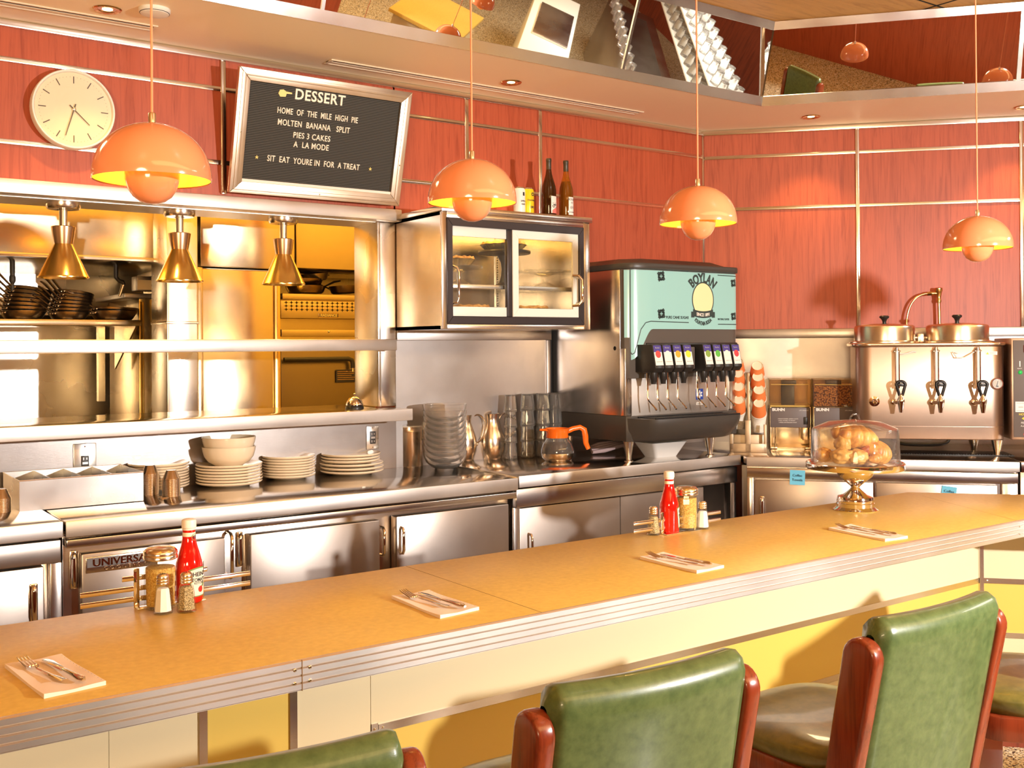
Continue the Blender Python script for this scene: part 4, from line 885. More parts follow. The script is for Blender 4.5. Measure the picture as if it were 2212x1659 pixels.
for px in (1943, 2022, 2105):
    x = UPX(px); z0, z1 = UZ(838), UZ(757)
    obj('gauge_guard', MB().box(x-.013, x-.009, -.034, -.012, z0, z1).box(x+.009, x+.013, -.034, -.012, z0, z1), 'chrome', ur)
    obj('gauge_glass', MB().cyl((x, -.024, z0), (x, -.024, z1), .0085, n=14), 'tube_white', ur)
    obj('gauge_cap', MB().lathe([(.016, z1-.002), (.016, z1+.006), (.010, z1+.008), (.010, z1+.018), (.005, z1+.022), (0, z1+.022)], 16, (x, -.024, 0)).box(x-.02, x+.02, -.026, 0, z1-.004, z1+.001), 'chrome', ur)
    f = obj('faucet', MB().lathe([(.0, UZ(889)), (.010, UZ(889)), (.012, UZ(884)), (.018, UZ(870)), (.022, UZ(866)), (.022, UZ(861)), (.014, UZ(857)), (.012, UZ(850))], 20, (x+.010, -.085, 0), cap0=False).cyl((x+.01, -.085, UZ(868)), (x-.02, -.02, UZ(868)), .010, n=12).lathe([(.012, 0), (.018, .003), (.018, .010), (.010, .014)], 14, (x-.022, -.028, UZ(868)), R=Matrix.Rotation(-pi/2, 3, 'X')), 'chrome', ur)
    zc = UZ(839); pts = []
    for k in range(13):
        a = pi*k/12; pts.append((x+.010-.025*cos(a), -.085, zc+.026+.020*sin(a)))
    pts = [(x+.010-.008, -.085, UZ(852))]+pts+[(x+.010+.008, -.085, UZ(852))]
    obj('faucet_handle', MB().tube(pts, .0085, 10, closed=True).box(x+.003, x+.017, -.091, -.079, UZ(856), UZ(849), .002).box(x-.008, x+.028, -.090, -.080, zc+.016, zc+.034, .004), 'black_plastic', f)
x, z = UPX(2143), UZ(828)
dg_ = obj('thermometer', MB().lathe([(.032, 0), (.034, .012), (.032, .018), (.028, .018), (.028, .014)], 32, (x, 0, z), R=RY), 'chrome', ur)
obj('thermometer_dial', MB().lathe([(.028, .0145), (0, .0145)], 32, (x, 0, z), R=RY), 'card_white', dg_)
obj('thermometer_needle', MB().box(x-.0015, x+.0015, -.0165, -.0155, z-.016, z+.016, 0, R=Matrix.Rotation(.2, 3, 'Y')).box(x-.006, x+.006, -.0165, -.0155, z-.019, z-.012), 'black_plastic', dg_)
x, z = UPX(1897), UZ(867); obj('drain_knob', MB().lathe([(.030, 0), (.030, .004), (.016, .008), (.016, .024), (.012, .030), (0, .031)], 24, (x, 0, z), R=RY), 'chrome', ur)
x, z = UPX(2133), UZ(763); wl_ = obj('warning_label', MB().box(x-.032, x+.032, -.0012, 0, z-.010, z+.010), 'card_white', ur)
mat('warn_yellow', (.85, .62, .03), .5)
mb = MB().quad((x-.028, -.0016, z-.006), (x-.014, -.0016, z-.006), (x-.021, -.0016, z+.006), (x-.021, -.0016, z+.006)) if 0 else MB()
vs = [mb.bm.verts.new(p) for p in ((x-.029, -.0016, z-.007), (x-.013, -.0016, z-.007), (x-.021, -.0016, z+.007))]; mb.bm.faces.new(vs); obj('warning_triangle', mb, 'warn_yellow', wl_)
obj('lettering', MB().box(x-.008, x+.028, -.0016, -.0012, z+.002, z+.004).box(x-.008, x+.024, -.0016, -.0012, z-.004, z-.002), 'label_grey', wl_)
x = UPX(1955); obj('bypass_tube', MB().tube(bez((x-.02, -.015, UZ(763)), (x+.02, -.03, UZ(767)), (x+.05, -.02, UZ(755)), (x+.075, -.006, UZ(760)), 12), .003, 8).tube([(UPX(2062)+.01, -.01, UZ(763)), (UPX(2055), -.02, UZ(760)), (UPX(2062), -.03, UZ(772)), (UPX(2078), -.03, UZ(772)), (UPX(2098), -.02, UZ(760))], .003, 8), 'tube_white', ur)
for px, y in ((2148, .06), (2120, .30), (1880, .06), (1905, .30)):
    obj('leg', MB().lathe([(.022, 0), (.022, .008), (.017, .010), (.018, .022), (.033, ub-.004), (.033, ub)], 20, (UPX(px), y, 0)), 'chrome_brushed', ur)
# control box at the right of the urn
mat('control_grey', (.14, .115, .105), .5); mat('red_lamp', (.55, .02, .02), .3); mat('green_lamp', (.02, .42, .08), .3, emit=(.02, .6, .1), es=.3); mat('sign_yellow', (.75, .60, .02), .5); mat('sign_red', (.60, .03, .04), .5)
cx0, cx1 = UPX(2170), UPX(2330); cz0, cz1 = UZ(947), UZ(731)
cb = obj('control_box', MB().box(cx0, cx1, -.02, UD-.05, cz0, cz1, .006), 'urn_brushed', ur)
obj('control_panel', MB().box(cx0+.010, cx1-.012, -.0235, -.019, UZ(941), UZ(736), .002), 'control_grey', cb)
CXX = lambda px: UPX(px); FC = lambda px, py: (lambda x, y, z: Vector((CXX(px)+x, -.024-z, UZ(py)+y)))
obj('power_switch', MB().box(CXX(2194), CXX(2209), -.032, -.023, UZ(762), UZ(746), .003), 'red_lamp', cb); obj('red_indicator', MB().sphere((CXX(2202), -.024, UZ(774.5)), .013, 14, 8, (1, .7, 1)), 'red_lamp', cb)
obj('green_indicator', MB().sphere((CXX(2187), -.024, UZ(804)), .012, 14, 8, (1, .7, 1)), 'green_lamp', cb); obj('black_button', MB().sphere((CXX(2214), -.024, UZ(804)), .010, 12, 8, (1, .7, 1)), 'black_plastic', cb)
obj('lettering', text(text(text(text(MB(), 'POWER', .009, FC(2201, 743), .0002), 'BREW', .008, FC(2201, 767.5), .0002), 'READY', .008, FC(2186, 796), .0002), 'FE100-N', .016, FC(2198, 911), .0002), 'card_white', cb)
obj('lettering', text(MB(), 'Automatic Coffee Brewer', .013, FC(2212, 917.5), .0002), 'card_white', cb)
obj('slider_scale', MB().box(CXX(2185.5), CXX(2187.5), -.0245, -.023, UZ(792), UZ(780)), 'card_white', cb)
obj('hot_lettering', text(MB(), 'HOT SURFACE', .017, FC(2204, 893), .0002, bold=.0004), 'sign_yellow', cb)
obj('hot_arrow', MB().prism([(CXX(2189), UZ(901.5)), (CXX(2194), UZ(898)), (CXX(2194), UZ(900.5)), (CXX(2222), UZ(900.5)), (CXX(2222), UZ(902.5)), (CXX(2194), UZ(902.5)), (CXX(2194), UZ(905))], .0235, .0245, F=FY), 'sign_yellow', cb)
nb_ = obj('notice_label', MB().box(CXX(2177), CXX(2240), -.0245, -.0235, UZ(888), UZ(866), .0), 'card_white', cb)
obj('lettering', MB().box(CXX(2179), CXX(2214), -.025, -.0245, UZ(870), UZ(869)).box(CXX(2183), CXX(2192), -.025, -.0245, UZ(878.5), UZ(876.5)).box(CXX(2179), CXX(2214), -.025, -.0245, UZ(885), UZ(884)), 'label_grey', nb_)
obj('red_label', MB().box(CXX(2196), CXX(2206), -.0245, -.0235, UZ(850), UZ(846)), 'red_lamp', cb); obj('white_label', MB().box(CXX(2196), CXX(2206), -.0245, -.0235, UZ(855.5), UZ(852)), 'card_white', cb)
obj('maker_emblem', ring(MB(), CXX(2193.5), CXX(2203), UZ(932.5), UZ(924), .005, .005, -.0245, -.0235, 0), 'sign_red', cb)
obj('maker_lettering', text(MB(), 'Curtis', .020, FC(2201, 935.5), .0002), 'sign_red', cb)
# mat, hose and plumbing
p = on_z(2055, 983, ZG)
t = thing('drip_mat', 'black ribbed mat on the worktop under the coffee urn', 'mat', (p.x, p.y, ZG), -T2)
obj('mat_body', MB().box(UPX(1935-43)-.03, UPX(2178-43), -.055+.02, .20, 0, .006, .002), 'black_plastic', t)
mb = MB()
for k in range(46): xk = UPX(1935-43)+k*(UPX(2178-43)-UPX(1935-43))/46; mb.box(xk, xk+.006, -.025, -.005, .006, .0085)
obj('ribs', mb, 'black_plastic', t)
p = on_z(2000, 966, ZG)
t = thing('drain_hose', 'black hose looped on the worktop under the coffee urn', 'hose', (p.x, p.y, ZG+.006), -T2)
obj('hose', MB().tube(bez((UPX(1930-0)+.02, .0, .055), (UPX(1945), -.02, .005), (UPX(1975), -.03, .012), (UPX(2020), -.02, .012), 10)+bez((UPX(2020), -.02, .012), (UPX(2055), -.01, .012), (UPX(2068), .02, .02), (UPX(2064), .06, .075), 10)[1:], .011, 10), 'black_plastic', t)
bp = W2(0, .05, 0); u, z = on_w(2028, 640, .06)
t = thing('water_supply', 'brass water valve with curved copper pipe on the wall behind the coffee urn', 'plumbing', W2(u, .06, 0), -T2)
u1, z1 = on_w(2037, 700, .06); ua, za = on_w(2028, 632, .06); up = lambda px, py: (on_w(px, py, .06)[0]-u, on_w(px, py, .06)[1])
a = up(2031, 716); b = up(2028, 650); c = up(2030, 624); d = up(2003, 634); e = up(1958, 704)
obj('riser_pipe', MB().cyl((a[0], 0, 1.50), (b[0], 0, b[1]), .0095, n=12), 'brass', t)
obj('valve_body', MB().lathe([(.014, b[1]-.012), (.017, b[1]), (.013, b[1]+.012), (.015, b[1]+.03), (.020, c[1]-.02), (.024, c[1]-.012), (.024, c[1]+.004), (.018, c[1]+.008), (0, c[1]+.008)], 16, (b[0], 0, 0)).cyl((b[0], 0, d[1]), (d[0]+.02, 0, d[1]), .012, n=12).cyl((d[0]+.025, 0, d[1]), (d[0], 0, d[1]-.002), .015, n=6).box(b[0]-.012, b[0]+.012, 0, .055, d[1]-.01, d[1]+.01), 'brass', t)
obj('bent_pipe', MB().tube(bez((d[0]+.01, 0, d[1]), (d[0]-.06, 0, d[1]), (e[0]+.004, 0, d[1]-.05), (e[0], 0, e[1]), 16)+[Vector((e[0], 0, 1.62))], .0075, 10), 'brass_pipe' if 'brass_pipe' in M else 'copper_brushed', t)
# --- grinders
mat('grinder_grey', (.14, .115, .115), .45); steel('grinder_steel', (.76, .66, .48), .18, .28); thin_glass('hopper', (.93, .86, .74), 1.4, .02); mat('hopper_lid', (.80, .74, .30), .3)
m = mat('beans', (.30, .12, .02), .35); co = coords(m); v = nd(m, 'ShaderNodeTexVoronoi'); v.inputs['Scale'].default_value = 95; lk(m, co, v.inputs['Vector']); lk(m, ramp(m, v.outputs['Distance'], (.1, (.62, .33, .10)), (.5, (.30, .12, .03)), (.75, (.05, .015, .005))), bsdf(m).inputs['Base Color']); bump(m, v.outputs['Distance'], 1, .006)
def grinder(px0, px1, py0, label, full):
    g, s = gthing('coffee_grinder', label, 'coffee grinder', (px0+px1)/2, py0, -T2, 'coffee grinders beside the urn')
    w = (px1-px0)*s/2; Z = lambda py: (py0-py)*s; zb, zm, zt = Z(923), Z(879), Z(820); Dp = .26
    obj('body', MB().box(-w, w, .03, Dp, .0, zm, .003).box(-w, -w+.012, -.01, .03, 0, zm, .002).box(w-.012, w, -.01, .03, 0, zm, .002).box(-w, w, -.02, .03, 0, .006), 'grinder_steel', g)
    fp = obj('face_panel', MB().box(-w+.004, w-.004, -.016, .03, zb, zm-.004, .003), 'grinder_grey', g)
    fx = lambda x, z0: (lambda a, b, c: Vector((x+a, -.0165-c, z0+b)))
    obj('lettering', text(MB(), 'BUNN', .024, fx(-w+.055, zm-.017), .0003, bold=.0012, sx=1.15), 'card_white', fp); obj('small_lettering', text(MB(), 'LPG GRINDER', .009, fx(w-.045, zm-.021), .0002), 'card_white', fp)
    if not full: obj('instructions', text(text(text(MB(), '1 PLACE FUNNEL UNDER CHUTE', .0085, fx(-.015, zb+.054), .0002), '2 PULL FUNNEL TO FRONT', .0085, fx(-.022, zb+.043), .0002), '3 PRESS AND RELEASE START', .0085, fx(-.016, zb+.031), .0002), 'card_white', fp)
    obj('rocker_switch', MB().box(w-.046, w-.022, -.022, -.015, zb+.020, zb+.066, .002), 'black_plastic', fp)
    h = obj('hopper', ring(MB(), -w, w, zm, zt, .004, .004, .0, Dp-.03, 0) and MB().box(-w, w, .0, .004, zm, zt).box(-w, -w+.004, .004, Dp-.03, zm, zt).box(w-.004, w, .004, Dp-.03, zm, zt).box(-w, w, Dp-.03, Dp-.026, zm, zt), 'hopper', g)
    obj('hopper_lid', MB().box(-w-.004, w+.004, -.004, Dp-.02, zt, zt+.008, .003), 'hopper', g)
    obj('slide_plate', MB().box(-w+.012, w-.012, .010, .09, zt-.034, zt-.030), 'hopper_lid', g); obj('divider_plate', MB().box(-.05, .04, .012, .10, zt-.03, zt-.006, .002), 'dark_plastic', g)
    if full: obj('coffee_beans', MB().prism([(.006, zm+.004), (Dp-.034, zm+.004), (Dp-.034, zt-.03), (.05, zt-.045), (.006, zt-.040)], -w+.006, w-.006, F=lambda a, b, c: Vector((c, a, b))), 'beans', g)
    else: obj('chute_cover', MB().box(-.05, .03, .05, .12, zm, zt-.034, .003), 'dark_plastic', g); obj('chute_floor', MB().box(-w+.006, w-.006, .006, Dp-.034, zm, zm+.010), 'hopper_lid', g)
    obj('funnel_guide', MB().tube([(-w+.035, -.004, zb), (-w+.035, -.010, zb-.06), (-w+.032, -.012, .012)], .004, 8), 'chrome', g)
    obj('chute', MB().box(w-.055, w-.020, -.012, .02, zb-.08, zb, .003), 'grinder_steel', g)
    obj('foot', MB().box(-w, -w+.045, -.035, -.005, 0, .012, .003), 'grinder_steel', g); obj('foot', MB().box(w-.045, w, -.035, -.005, 0, .012, .003), 'grinder_steel', g); return g
grinder(1664, 1751, 969, 'coffee grinder with an empty clear hopper beside the paper cups', False); grinder(1759, 1850, 973, 'coffee grinder with a hopper full of coffee beans next to the urn', True)
# --- paper cups in their slanted holders
mat('cup_orange', (.86, .24, .07), .5); mat('cup_white', (.86, .82, .74), .55); mat('cup_base', (.86, .76, .58), .6)
steel('rack_bronze', (.42, .32, .22), .4, .46)
rk, s = gthing('cup_rack', 'steel rack holding two columns of orange paper cups', 'cup rack', 1617, 978)
sx_ = lambda px: (px-1617)*s; sz_ = lambda py: (978-py)*s
obj('base_box', MB().box(sx_(1577), sx_(1616), .0, .16, 0, sz_(918), .003).box(sx_(1618), sx_(1655), .0, .16, 0, sz_(918), .003) if 0 else MB().box(sx_(1577), sx_(1655), .045, .16, 0, sz_(940), .003), 'rack_bronze', rk)
obj('front_plate', MB().box(sx_(1577), sx_(1655), -.002, .006, 0, sz_(958), .002).box(sx_(1577), sx_(1585), -.002, .006, .0, sz_(917), .001).box(sx_(1610), sx_(1622), -.002, .006, .0, sz_(908), .001).box(sx_(1649), sx_(1655), -.002, .006, .0, sz_(917), .001), 'rack_bronze', rk)
obj('back_plate', MB().box(sx_(1580), sx_(1652), .14, .15, .0, sz_(806), .002), 'steel_dark', rk)
obj('divider', MB().box(sx_(1615), sx_(1621), .03, .14, .0, sz_(806), .001), 'rack_bronze', rk)
CR, cr_, CHh = .046, .031, .105      # mouth radius, bottom radius, height; built bottom up (inverted)
def cup(loc, tiltx, label, grp, first=[None]):
    if first[0] is None:
        t = thing('paper_cup', label, 'paper cup', loc, -T2, grp)
        obj('sleeve', MB().lathe([(CR-.001, .010), (CR-.0015, .016), (cr_+.004, CHh-.004), (cr_+.002, CHh)], 28, cap0=False, cap1=False), 'cup_orange', t)
        obj('rim', MB().lathe([(CR+.0005, 0), (CR+.002, .002), (CR+.002, .005), (CR, .008), (CR-.001, .011), (CR-.002, .004), (CR+.0005, 0)], 28, cap0=False, cap1=False), 'cup_white', t)
        obj('bottom', MB().lathe([(cr_+.002, CHh), (cr_, CHh), (cr_-.001, CHh-.006), (0, CHh-.006)], 28, cap0=False), 'cup_base', t); first[0] = t
    else: t = dup(first[0], loc, -T2, label, grp)
    t.rotation_euler = (tiltx, 0, -T2); return t
rim1 = MB().lathe([(CR-.004, .006), (CR+.001, .004), (CR+.002, 0), (CR, -.0015), (CR-.006, .001)], 28, cap0=False, cap1=False)
ra = Matrix.Rotation(-T2, 3, 'Z'); P0c = base_g(1617, 978)
where = ['at the top', 'second from the top', 'third from the top', 'lowest']
nest = [None]
for col, (xs_, ys_) in enumerate((((1595, 1596, 1597, 1597), (781, 806, 835, 864)), ((1637, 1638, 1640, 1640), (790, 814, 842, 871)))):
    for k in range(4):
        tilt_ = radians(55 if k < 3 else 48); zc = sz_(ys_[k]); xc = sx_(xs_[k])
        ax = Matrix.Rotation(tilt_, 3, 'X') @ Vector((0, 0, 1))      # axis of the cup, leaning towards the room
        bot = Vector((xc, -.005, zc)); o = bot-ax*CHh*.98; w = P0c+ra @ o
        cup(w, tilt_, '%s orange paper cup of the %s column in the steel rack' % (where[k], 'left' if col == 0 else 'right'), 'orange paper cups in the rack')
    # sleeve of nested white rims below the lowest cup
    for j in range(16):
        a2 = radians(max(0, 48-j*4.5)); prev = o if j == 0 else prev2
        axj = Matrix.Rotation(a2, 3, 'X') @ Vector((0, 0, 1)); prev2 = prev-axj*.0078; w = P0c+ra @ prev2
        lab = 'white paper cup nested in the sleeve under the %s column' % ('left' if col == 0 else 'right')
        if nest[0] is None:
            c_ = obj('paper_cup', MB().lathe([(CR-.008, .012), (CR-.004, .004), (CR+.001, .003), (CR+.002, 0), (CR, -.002), (CR-.004, -.002)], 28, cap0=False, cap1=False), 'cup_white'); tag(c_, lab, 'paper cup', 'white cups nested in the left sleeve'); nest[0] = c_
        else: c_ = nest[0].copy(); COL.objects.link(c_); c_['label'] = lab; c_['group'] = 'white cups nested in the %s sleeve' % ('left' if col == 0 else 'right')
        k_ = 1-.018*j; c_.location = w; c_.rotation_euler = (a2, 0, -T2); c_.scale = (k_, k_, 1)
# --- pastry stand on the bar
mat('chrome_soft', (.84, .78, .72), .08, 1)
p = on_z(1848, 1101, ZC); sc = depth(p)/FPX
cs = thing('pastry_stand', 'polished pedestal stand with clear domed lid holding pastries on the bar', 'cake stand', (p.x, p.y, ZC))
r_ = lambda w: w*sc/2
hz = lambda py: (1101-py)*sc*1.0
obj('pedestal', MB().lathe([(r_(92), .0), (r_(94), .003), (r_(86), .007), (r_(78), .014), (r_(79), .028), (r_(76), .030), (r_(78), .036), (r_(76), .045), (r_(74), .052), (r_(50), hz(1068)), (r_(22), hz(1056)), (r_(18), hz(1052)), (r_(22), hz(1049)), (r_(50), hz(1037)), (r_(72), hz(1028)), (r_(78), hz(1018)), (r_(78), hz(1010))], 56), 'chrome_soft', cs)
zp = hz(1006)
obj('plate', MB().lathe([(0, zp-.006), (r_(180), zp-.006), (r_(203), zp-.010), (r_(206), zp-.006), (r_(206), zp+.012), (r_(202), zp+.015), (r_(196), zp+.012), (r_(192), zp+.004), (0, zp+.004)], 72, cap0=False), 'chrome_soft', cs)
zd = zp+.004; hd = (1003-910)*sc
dm = obj('dome', MB().lathe([(r_(186), zd+.001), (r_(180), zd+hd*.80), (r_(176), zd+hd*.85), (r_(110), zd+hd*1.0), (0, zd+hd*1.06), (0, zd+hd*1.06-.003), (r_(108), zd+hd*1.0-.003), (r_(172), zd+hd*.85-.003), (r_(176), zd+hd*.80), (r_(182), zd+.001)], 64, cap0=False, cap1=False), 'acrylic', cs)
obj('dome_handle', MB().tube(bez((-.030, 0, zd+hd*1.04), (-.026, 0, zd+hd*1.04+.030), (.026, 0, zd+hd*1.04+.030), (.030, 0, zd+hd*1.04), 14), .0035, 8), 'acrylic', cs)
def pastry_mat(nm, a, b, c):
    m = mat(nm, b, .4, coat=.25); co = coords(m); n = noisy(m, co, 22, 6, .65, .6); lk(m, ramp(m, n, (.3, a), (.55, b), (.75, c)), bsdf(m).inputs['Base Color']); bump(m, n, .6, .004)
pastry_mat('croissant', (.30, .085, .010), (.58, .28, .045), (.70, .44, .12)); pastry_mat('scone', (.40, .18, .03), (.54, .31, .08), (.64, .44, .17)); pastry_mat('dark_pastry', (.16, .03, .008), (.36, .08, .015), (.55, .2, .03)); pastry_mat('danish', (.26, .07, .008), (.52, .24, .04), (.64, .38, .10))
def croissant(nm, loc, L, R, rot, m, label, bend=.9, ridges=7):
    t = thing(nm, label, 'pastry', loc, 0, 'pastries under the dome'); t.rotation_euler = rot
    mb = MB()
    def f(u, v):
        s = (u-.5)*2; a = 2*pi*v; rad = R*(max(0.02, 1-abs(s)**2.2))**.75*(.90+.26*abs(sin(u*ridges*pi+.7*cos(a)))**.7)*(1+.06*noise.noise(Vector((u*6, cos(a)*2, sin(a)*2+L*50))))
        th = s*bend; cx, cy = (L/2/bend)*sin(th), (L/2/bend)*(1-cos(th)); tx, ty = cos(th), sin(th)
        return Vector((cx-ty*rad*cos(a), cy+tx*rad*cos(a), rad*sin(a)*.85))
    mb.grid(f, 56, 24); bmesh.ops.remove_doubles(mb.bm, verts=mb.bm.verts, dist=1e-5); obj('baked_body', mb, m, t, sharp=180); return t
def lump(nm, loc, r, scl, rot, m, label, seed, amp=.22):
    t = thing(nm, label, 'pastry', loc, 0, 'pastries under the dome'); t.rotation_euler = rot
    mb = MB(); bmesh.ops.create_icosphere(mb.bm, subdivisions=4, radius=1)
    for v in mb.bm.verts:
        n_ = v.co.normalized(); k = 1+amp*noise.noise(n_*1.9+Vector((seed, 0, 0)))+.10*noise.noise(n_*5+Vector((seed, 3, 0)))+.05*noise.noise(n_*11+Vector((seed, 7, 0)))
        v.co = Vector((n_.x*scl[0], n_.y*scl[1], n_.z*scl[2]))*r*k
    obj('baked_body', mb, m, t, sharp=180); return t
C0 = Vector((p.x, p.y, ZC+zp+.006)); vr = Vector(CM[0]); vf = Vector((_f.x, _f.y, 0))
def cl(dx, dz, df=0): return C0+vr*(dx*sc)+vf*(df*sc)+Vector((0, 0, dz*sc))
az = -A1+pi/2+pi    # across the view
va = atan2(vr.y, vr.x)
croissant('croissant', cl(2, 58, 0), .20, .052, (radians(10), radians(14), va), 'croissant', 'large golden croissant on top of the pastry pile', .75, 6)
croissant('croissant', cl(48, 26, -4), .150, .046, (radians(30), radians(10), va+.9), 'croissant', 'striped croissant at the right of the pastry pile', .7, 7)
croissant('croissant', cl(36, 26, 30), .15, .042, (radians(20), 0, va-.5), 'danish', 'croissant at the back right of the pastry pile', .7, 6)
lump('scone', cl(-35, 20, -26), .042, (1.15, .95, .72), (0, 0, va), 'scone', 'pale lumpy scone at the front left of the pile', 1.3)
lump('scone', cl(-4, 19, -32), .040, (1.1, .95, .75), (0, 0, va+.6), 'scone', 'pale lumpy scone at the front middle of the pile', 4.1)
lump('scone', cl(-28, 46, -10), .033, (1.0, 1.0, 1.05), (.4, .2, va), 'scone', 'small round scone resting under the big croissant', 8.7, .16)
lump('dark_danish', cl(14, 26, -16), .042, (.62, .75, .95), (.2, .3, va), 'dark_pastry', 'dark glazed pastry in the middle of the pile', 12.3, .15)
croissant('pain_au_chocolat', cl(-66, 20, 5), .085, .030, (0, radians(5), va+1.2), 'dark_pastry' if 0 else 'danish', 'brown chocolate pastry at the left of the pile', .3, 4)
croissant('pain_au_chocolat', cl(30, 17, -40), .070, .020, (0, radians(-10), va+.7), 'danish', 'small rolled pastry at the front right of the pile', .3, 4)
# ------------------------------------------------------------------ condiments on the bar
mat('ketchup', (.62, .008, .004), .08, coat=.6); mat('cap_white', (.84, .78, .68), .4); mat('label_cream', (.84, .80, .62), .5); mat('label_green', (.16, .26, .08), .5); mat('tomato_red', (.70, .03, .02), .5)
m = mat('pepper', (.3, .22, .1), .8); co = coords(m); v = nd(m, 'ShaderNodeTexVoronoi'); v.inputs['Scale'].default_value = 700; lk(m, co, v.inputs['Vector']); sp = nd(m, 'ShaderNodeSeparateColor'); lk(m, v.outputs['Color'], sp.inputs[0]); lk(m, ramp(m, sp.outputs[0], (.1, (.05, .035, .015)), (.5, (.42, .30, .12)), (.9, (.72, .58, .32))), bsdf(m).inputs['Base Color'])
m = mat('salt', (.88, .85, .80), .8); bump(m, noisy(m, coords(m), 500, 2), .3, .001)
m = mat('spice', (.62, .36, .05), .8); n = noisy(m, coords(m), 260, 3); lk(m, ramp(m, n, (.35, (.42, .20, .02)), (.7, (.80, .56, .14))), bsdf(m).inputs['Base Color'])
def ketchup(px, py, a0, label):
    p = on_z(px, py, ZC); t = thing('ketchup_bottle', label, 'bottle', (p.x, p.y, ZC), 0, 'ketchup bottles on the bar'); k = .212/.21
    R = .0335
    pr = [(0, .002), (R-.006, 0), (R-.001, .004), (R, .012), (R*.985, .040), (R, .085), (R*.97, .100), (R*.80, .122), (R*.60, .145), (R*.50, .160), (R*.46, .178), (R*.48, .186)]
    o = MB(); 
    def f(u, v):
        i = v*(len(pr)-1); j = min(int(i), len(pr)-2); w = i-j; r = pr[j][0]*(1-w)+pr[j+1][0]*w; z = pr[j][1]*(1-w)+pr[j+1][1]*w; a = 2*pi*u
        return Vector((r*cos(a), r*sin(a), z))
    o.grid(f, 48, (len(pr)-1)*2); obj('glass_body', o, 'ketchup', t, sharp=60)
    obj('cap', MB().lathe([(.0165, .184), (.0165, .188), (.0182, .190), (.0182, .204), (.0170, .209), (.013, .211), (0, .211)], 40), 'cap_white', t)
    lb_ = obj('label', MB().grid(lambda u, v: wrapF(R*.99, a0, 0, .0009)((u-.5)*(.046+.016*v), .018+.068*v+.006*v*(1-(2*u-1)**2), 0), 14, 8), 'label_green', t)
    obj('label_face', MB().grid(lambda u, v: wrapF(R*.99, a0, 0, .0012)((u-.5)*(.041+.015*v), .0205+.063*v+.005*v*(1-(2*u-1)**2), 0), 14, 8), 'label_cream', lb_)
    F_ = lambda z0, x0=0: (lambda x, y, z: wrapF(R*.99, a0, z0, .0015)(x+x0, y, z))
    obj('lettering', text(text(text(MB(), 'HEINZ', .0150, F_(.074), .0002, bold=.0003, sx=.95), 'TOMATO', .0125, F_(.060), .0002, bold=.0002, sx=.85), 'KETCHUP', .0085, F_(.052), .0002, sx=.9), 'label_ink', lb_)
    obj('tomato_picture', MB().grid(lambda u, v: F_(.036, .002)(.008*v*cos(2*pi*u), .008*v*sin(2*pi*u), 0), 20, 1), 'tomato_red', lb_)
    obj('leaf', MB().grid(lambda u, v: F_(.046, .012)((v-.5)*.008+(u-.5)*.008, (u-.5)*.010-(v-.5)*.004*(1-abs(2*u-1)), 0), 6, 2), 'label_green', lb_)
    nb = obj('neck_label', MB().lathe([(.0172, .152), (.0162, .164), (.0161, .178)], 40, cap0=False, cap1=False), 'label_cream', t)
    obj('neck_ring', MB().grid(lambda u, v: wrapF(.0168, a0, .166, .0008)(.0085*(1-.15*v)*cos(2*pi*u), .0085*(1-.15*v)*sin(2*pi*u), 0), 24, 1), 'label_green', nb); obj('neck_number', text(MB(), '57', .010, wrapF(.0168, a0, .166, .0012), .0002, bold=.0003), 'label_ink', nb); return t
mat('jar_lid', (.80, .72, .60), .18, 1)
def jar(px, py, label, fill):
    p = on_z(px, py, ZC); t = thing('spice_jar', label, 'jar', (p.x, p.y, ZC), 0, 'spice jars with metal lids on the bar'); R, h = .040, .128
    def oc(r, N=48): return r
    o = MB().lathe([(0, .004), (R-.006, 0), (R-.001, .004), (R, .012), (R, h-.020), (R-.004, h-.008), (R-.005, h)], 12, cap0=False, cap1=False); o.lathe([(0, .007), (R-.006, .008), (R-.004, h-.020), (R-.008, h-.006), (R-.008, h)], 12, cap0=False, cap1=False)
    obj('glass_body', o, 'glass_pane', t, sharp=20)
    obj('contents', MB().lathe([(0, .009), (R-.0065, .010), (R-.0045, h*fill-.006), (R-.0055, h*fill), (0, h*fill+.004)], 32, cap0=False), 'spice', t)
    obj('lid', MB().lathe([(R-.001, h-.006), (R+.0015, h-.004), (R+.0015, h+.004), (R, h+.006), (R+.0015, h+.008), (R+.001, h+.014), (R-.004, h+.020), (R-.012, h+.024), (0, h+.026)], 48, cap1=True), 'jar_lid', t)
    mb = MB()
    for a_ in range(9): q = .020 if a_ else 0; mb.lathe([(.003, .0), (0, .0002)], 8, (q*cos(a_*.785), q*sin(a_*.785), h+.0254 if not a_ else h+.0244), cap0=False)
    obj('lid_holes', mb, 'black_matte', t); return t
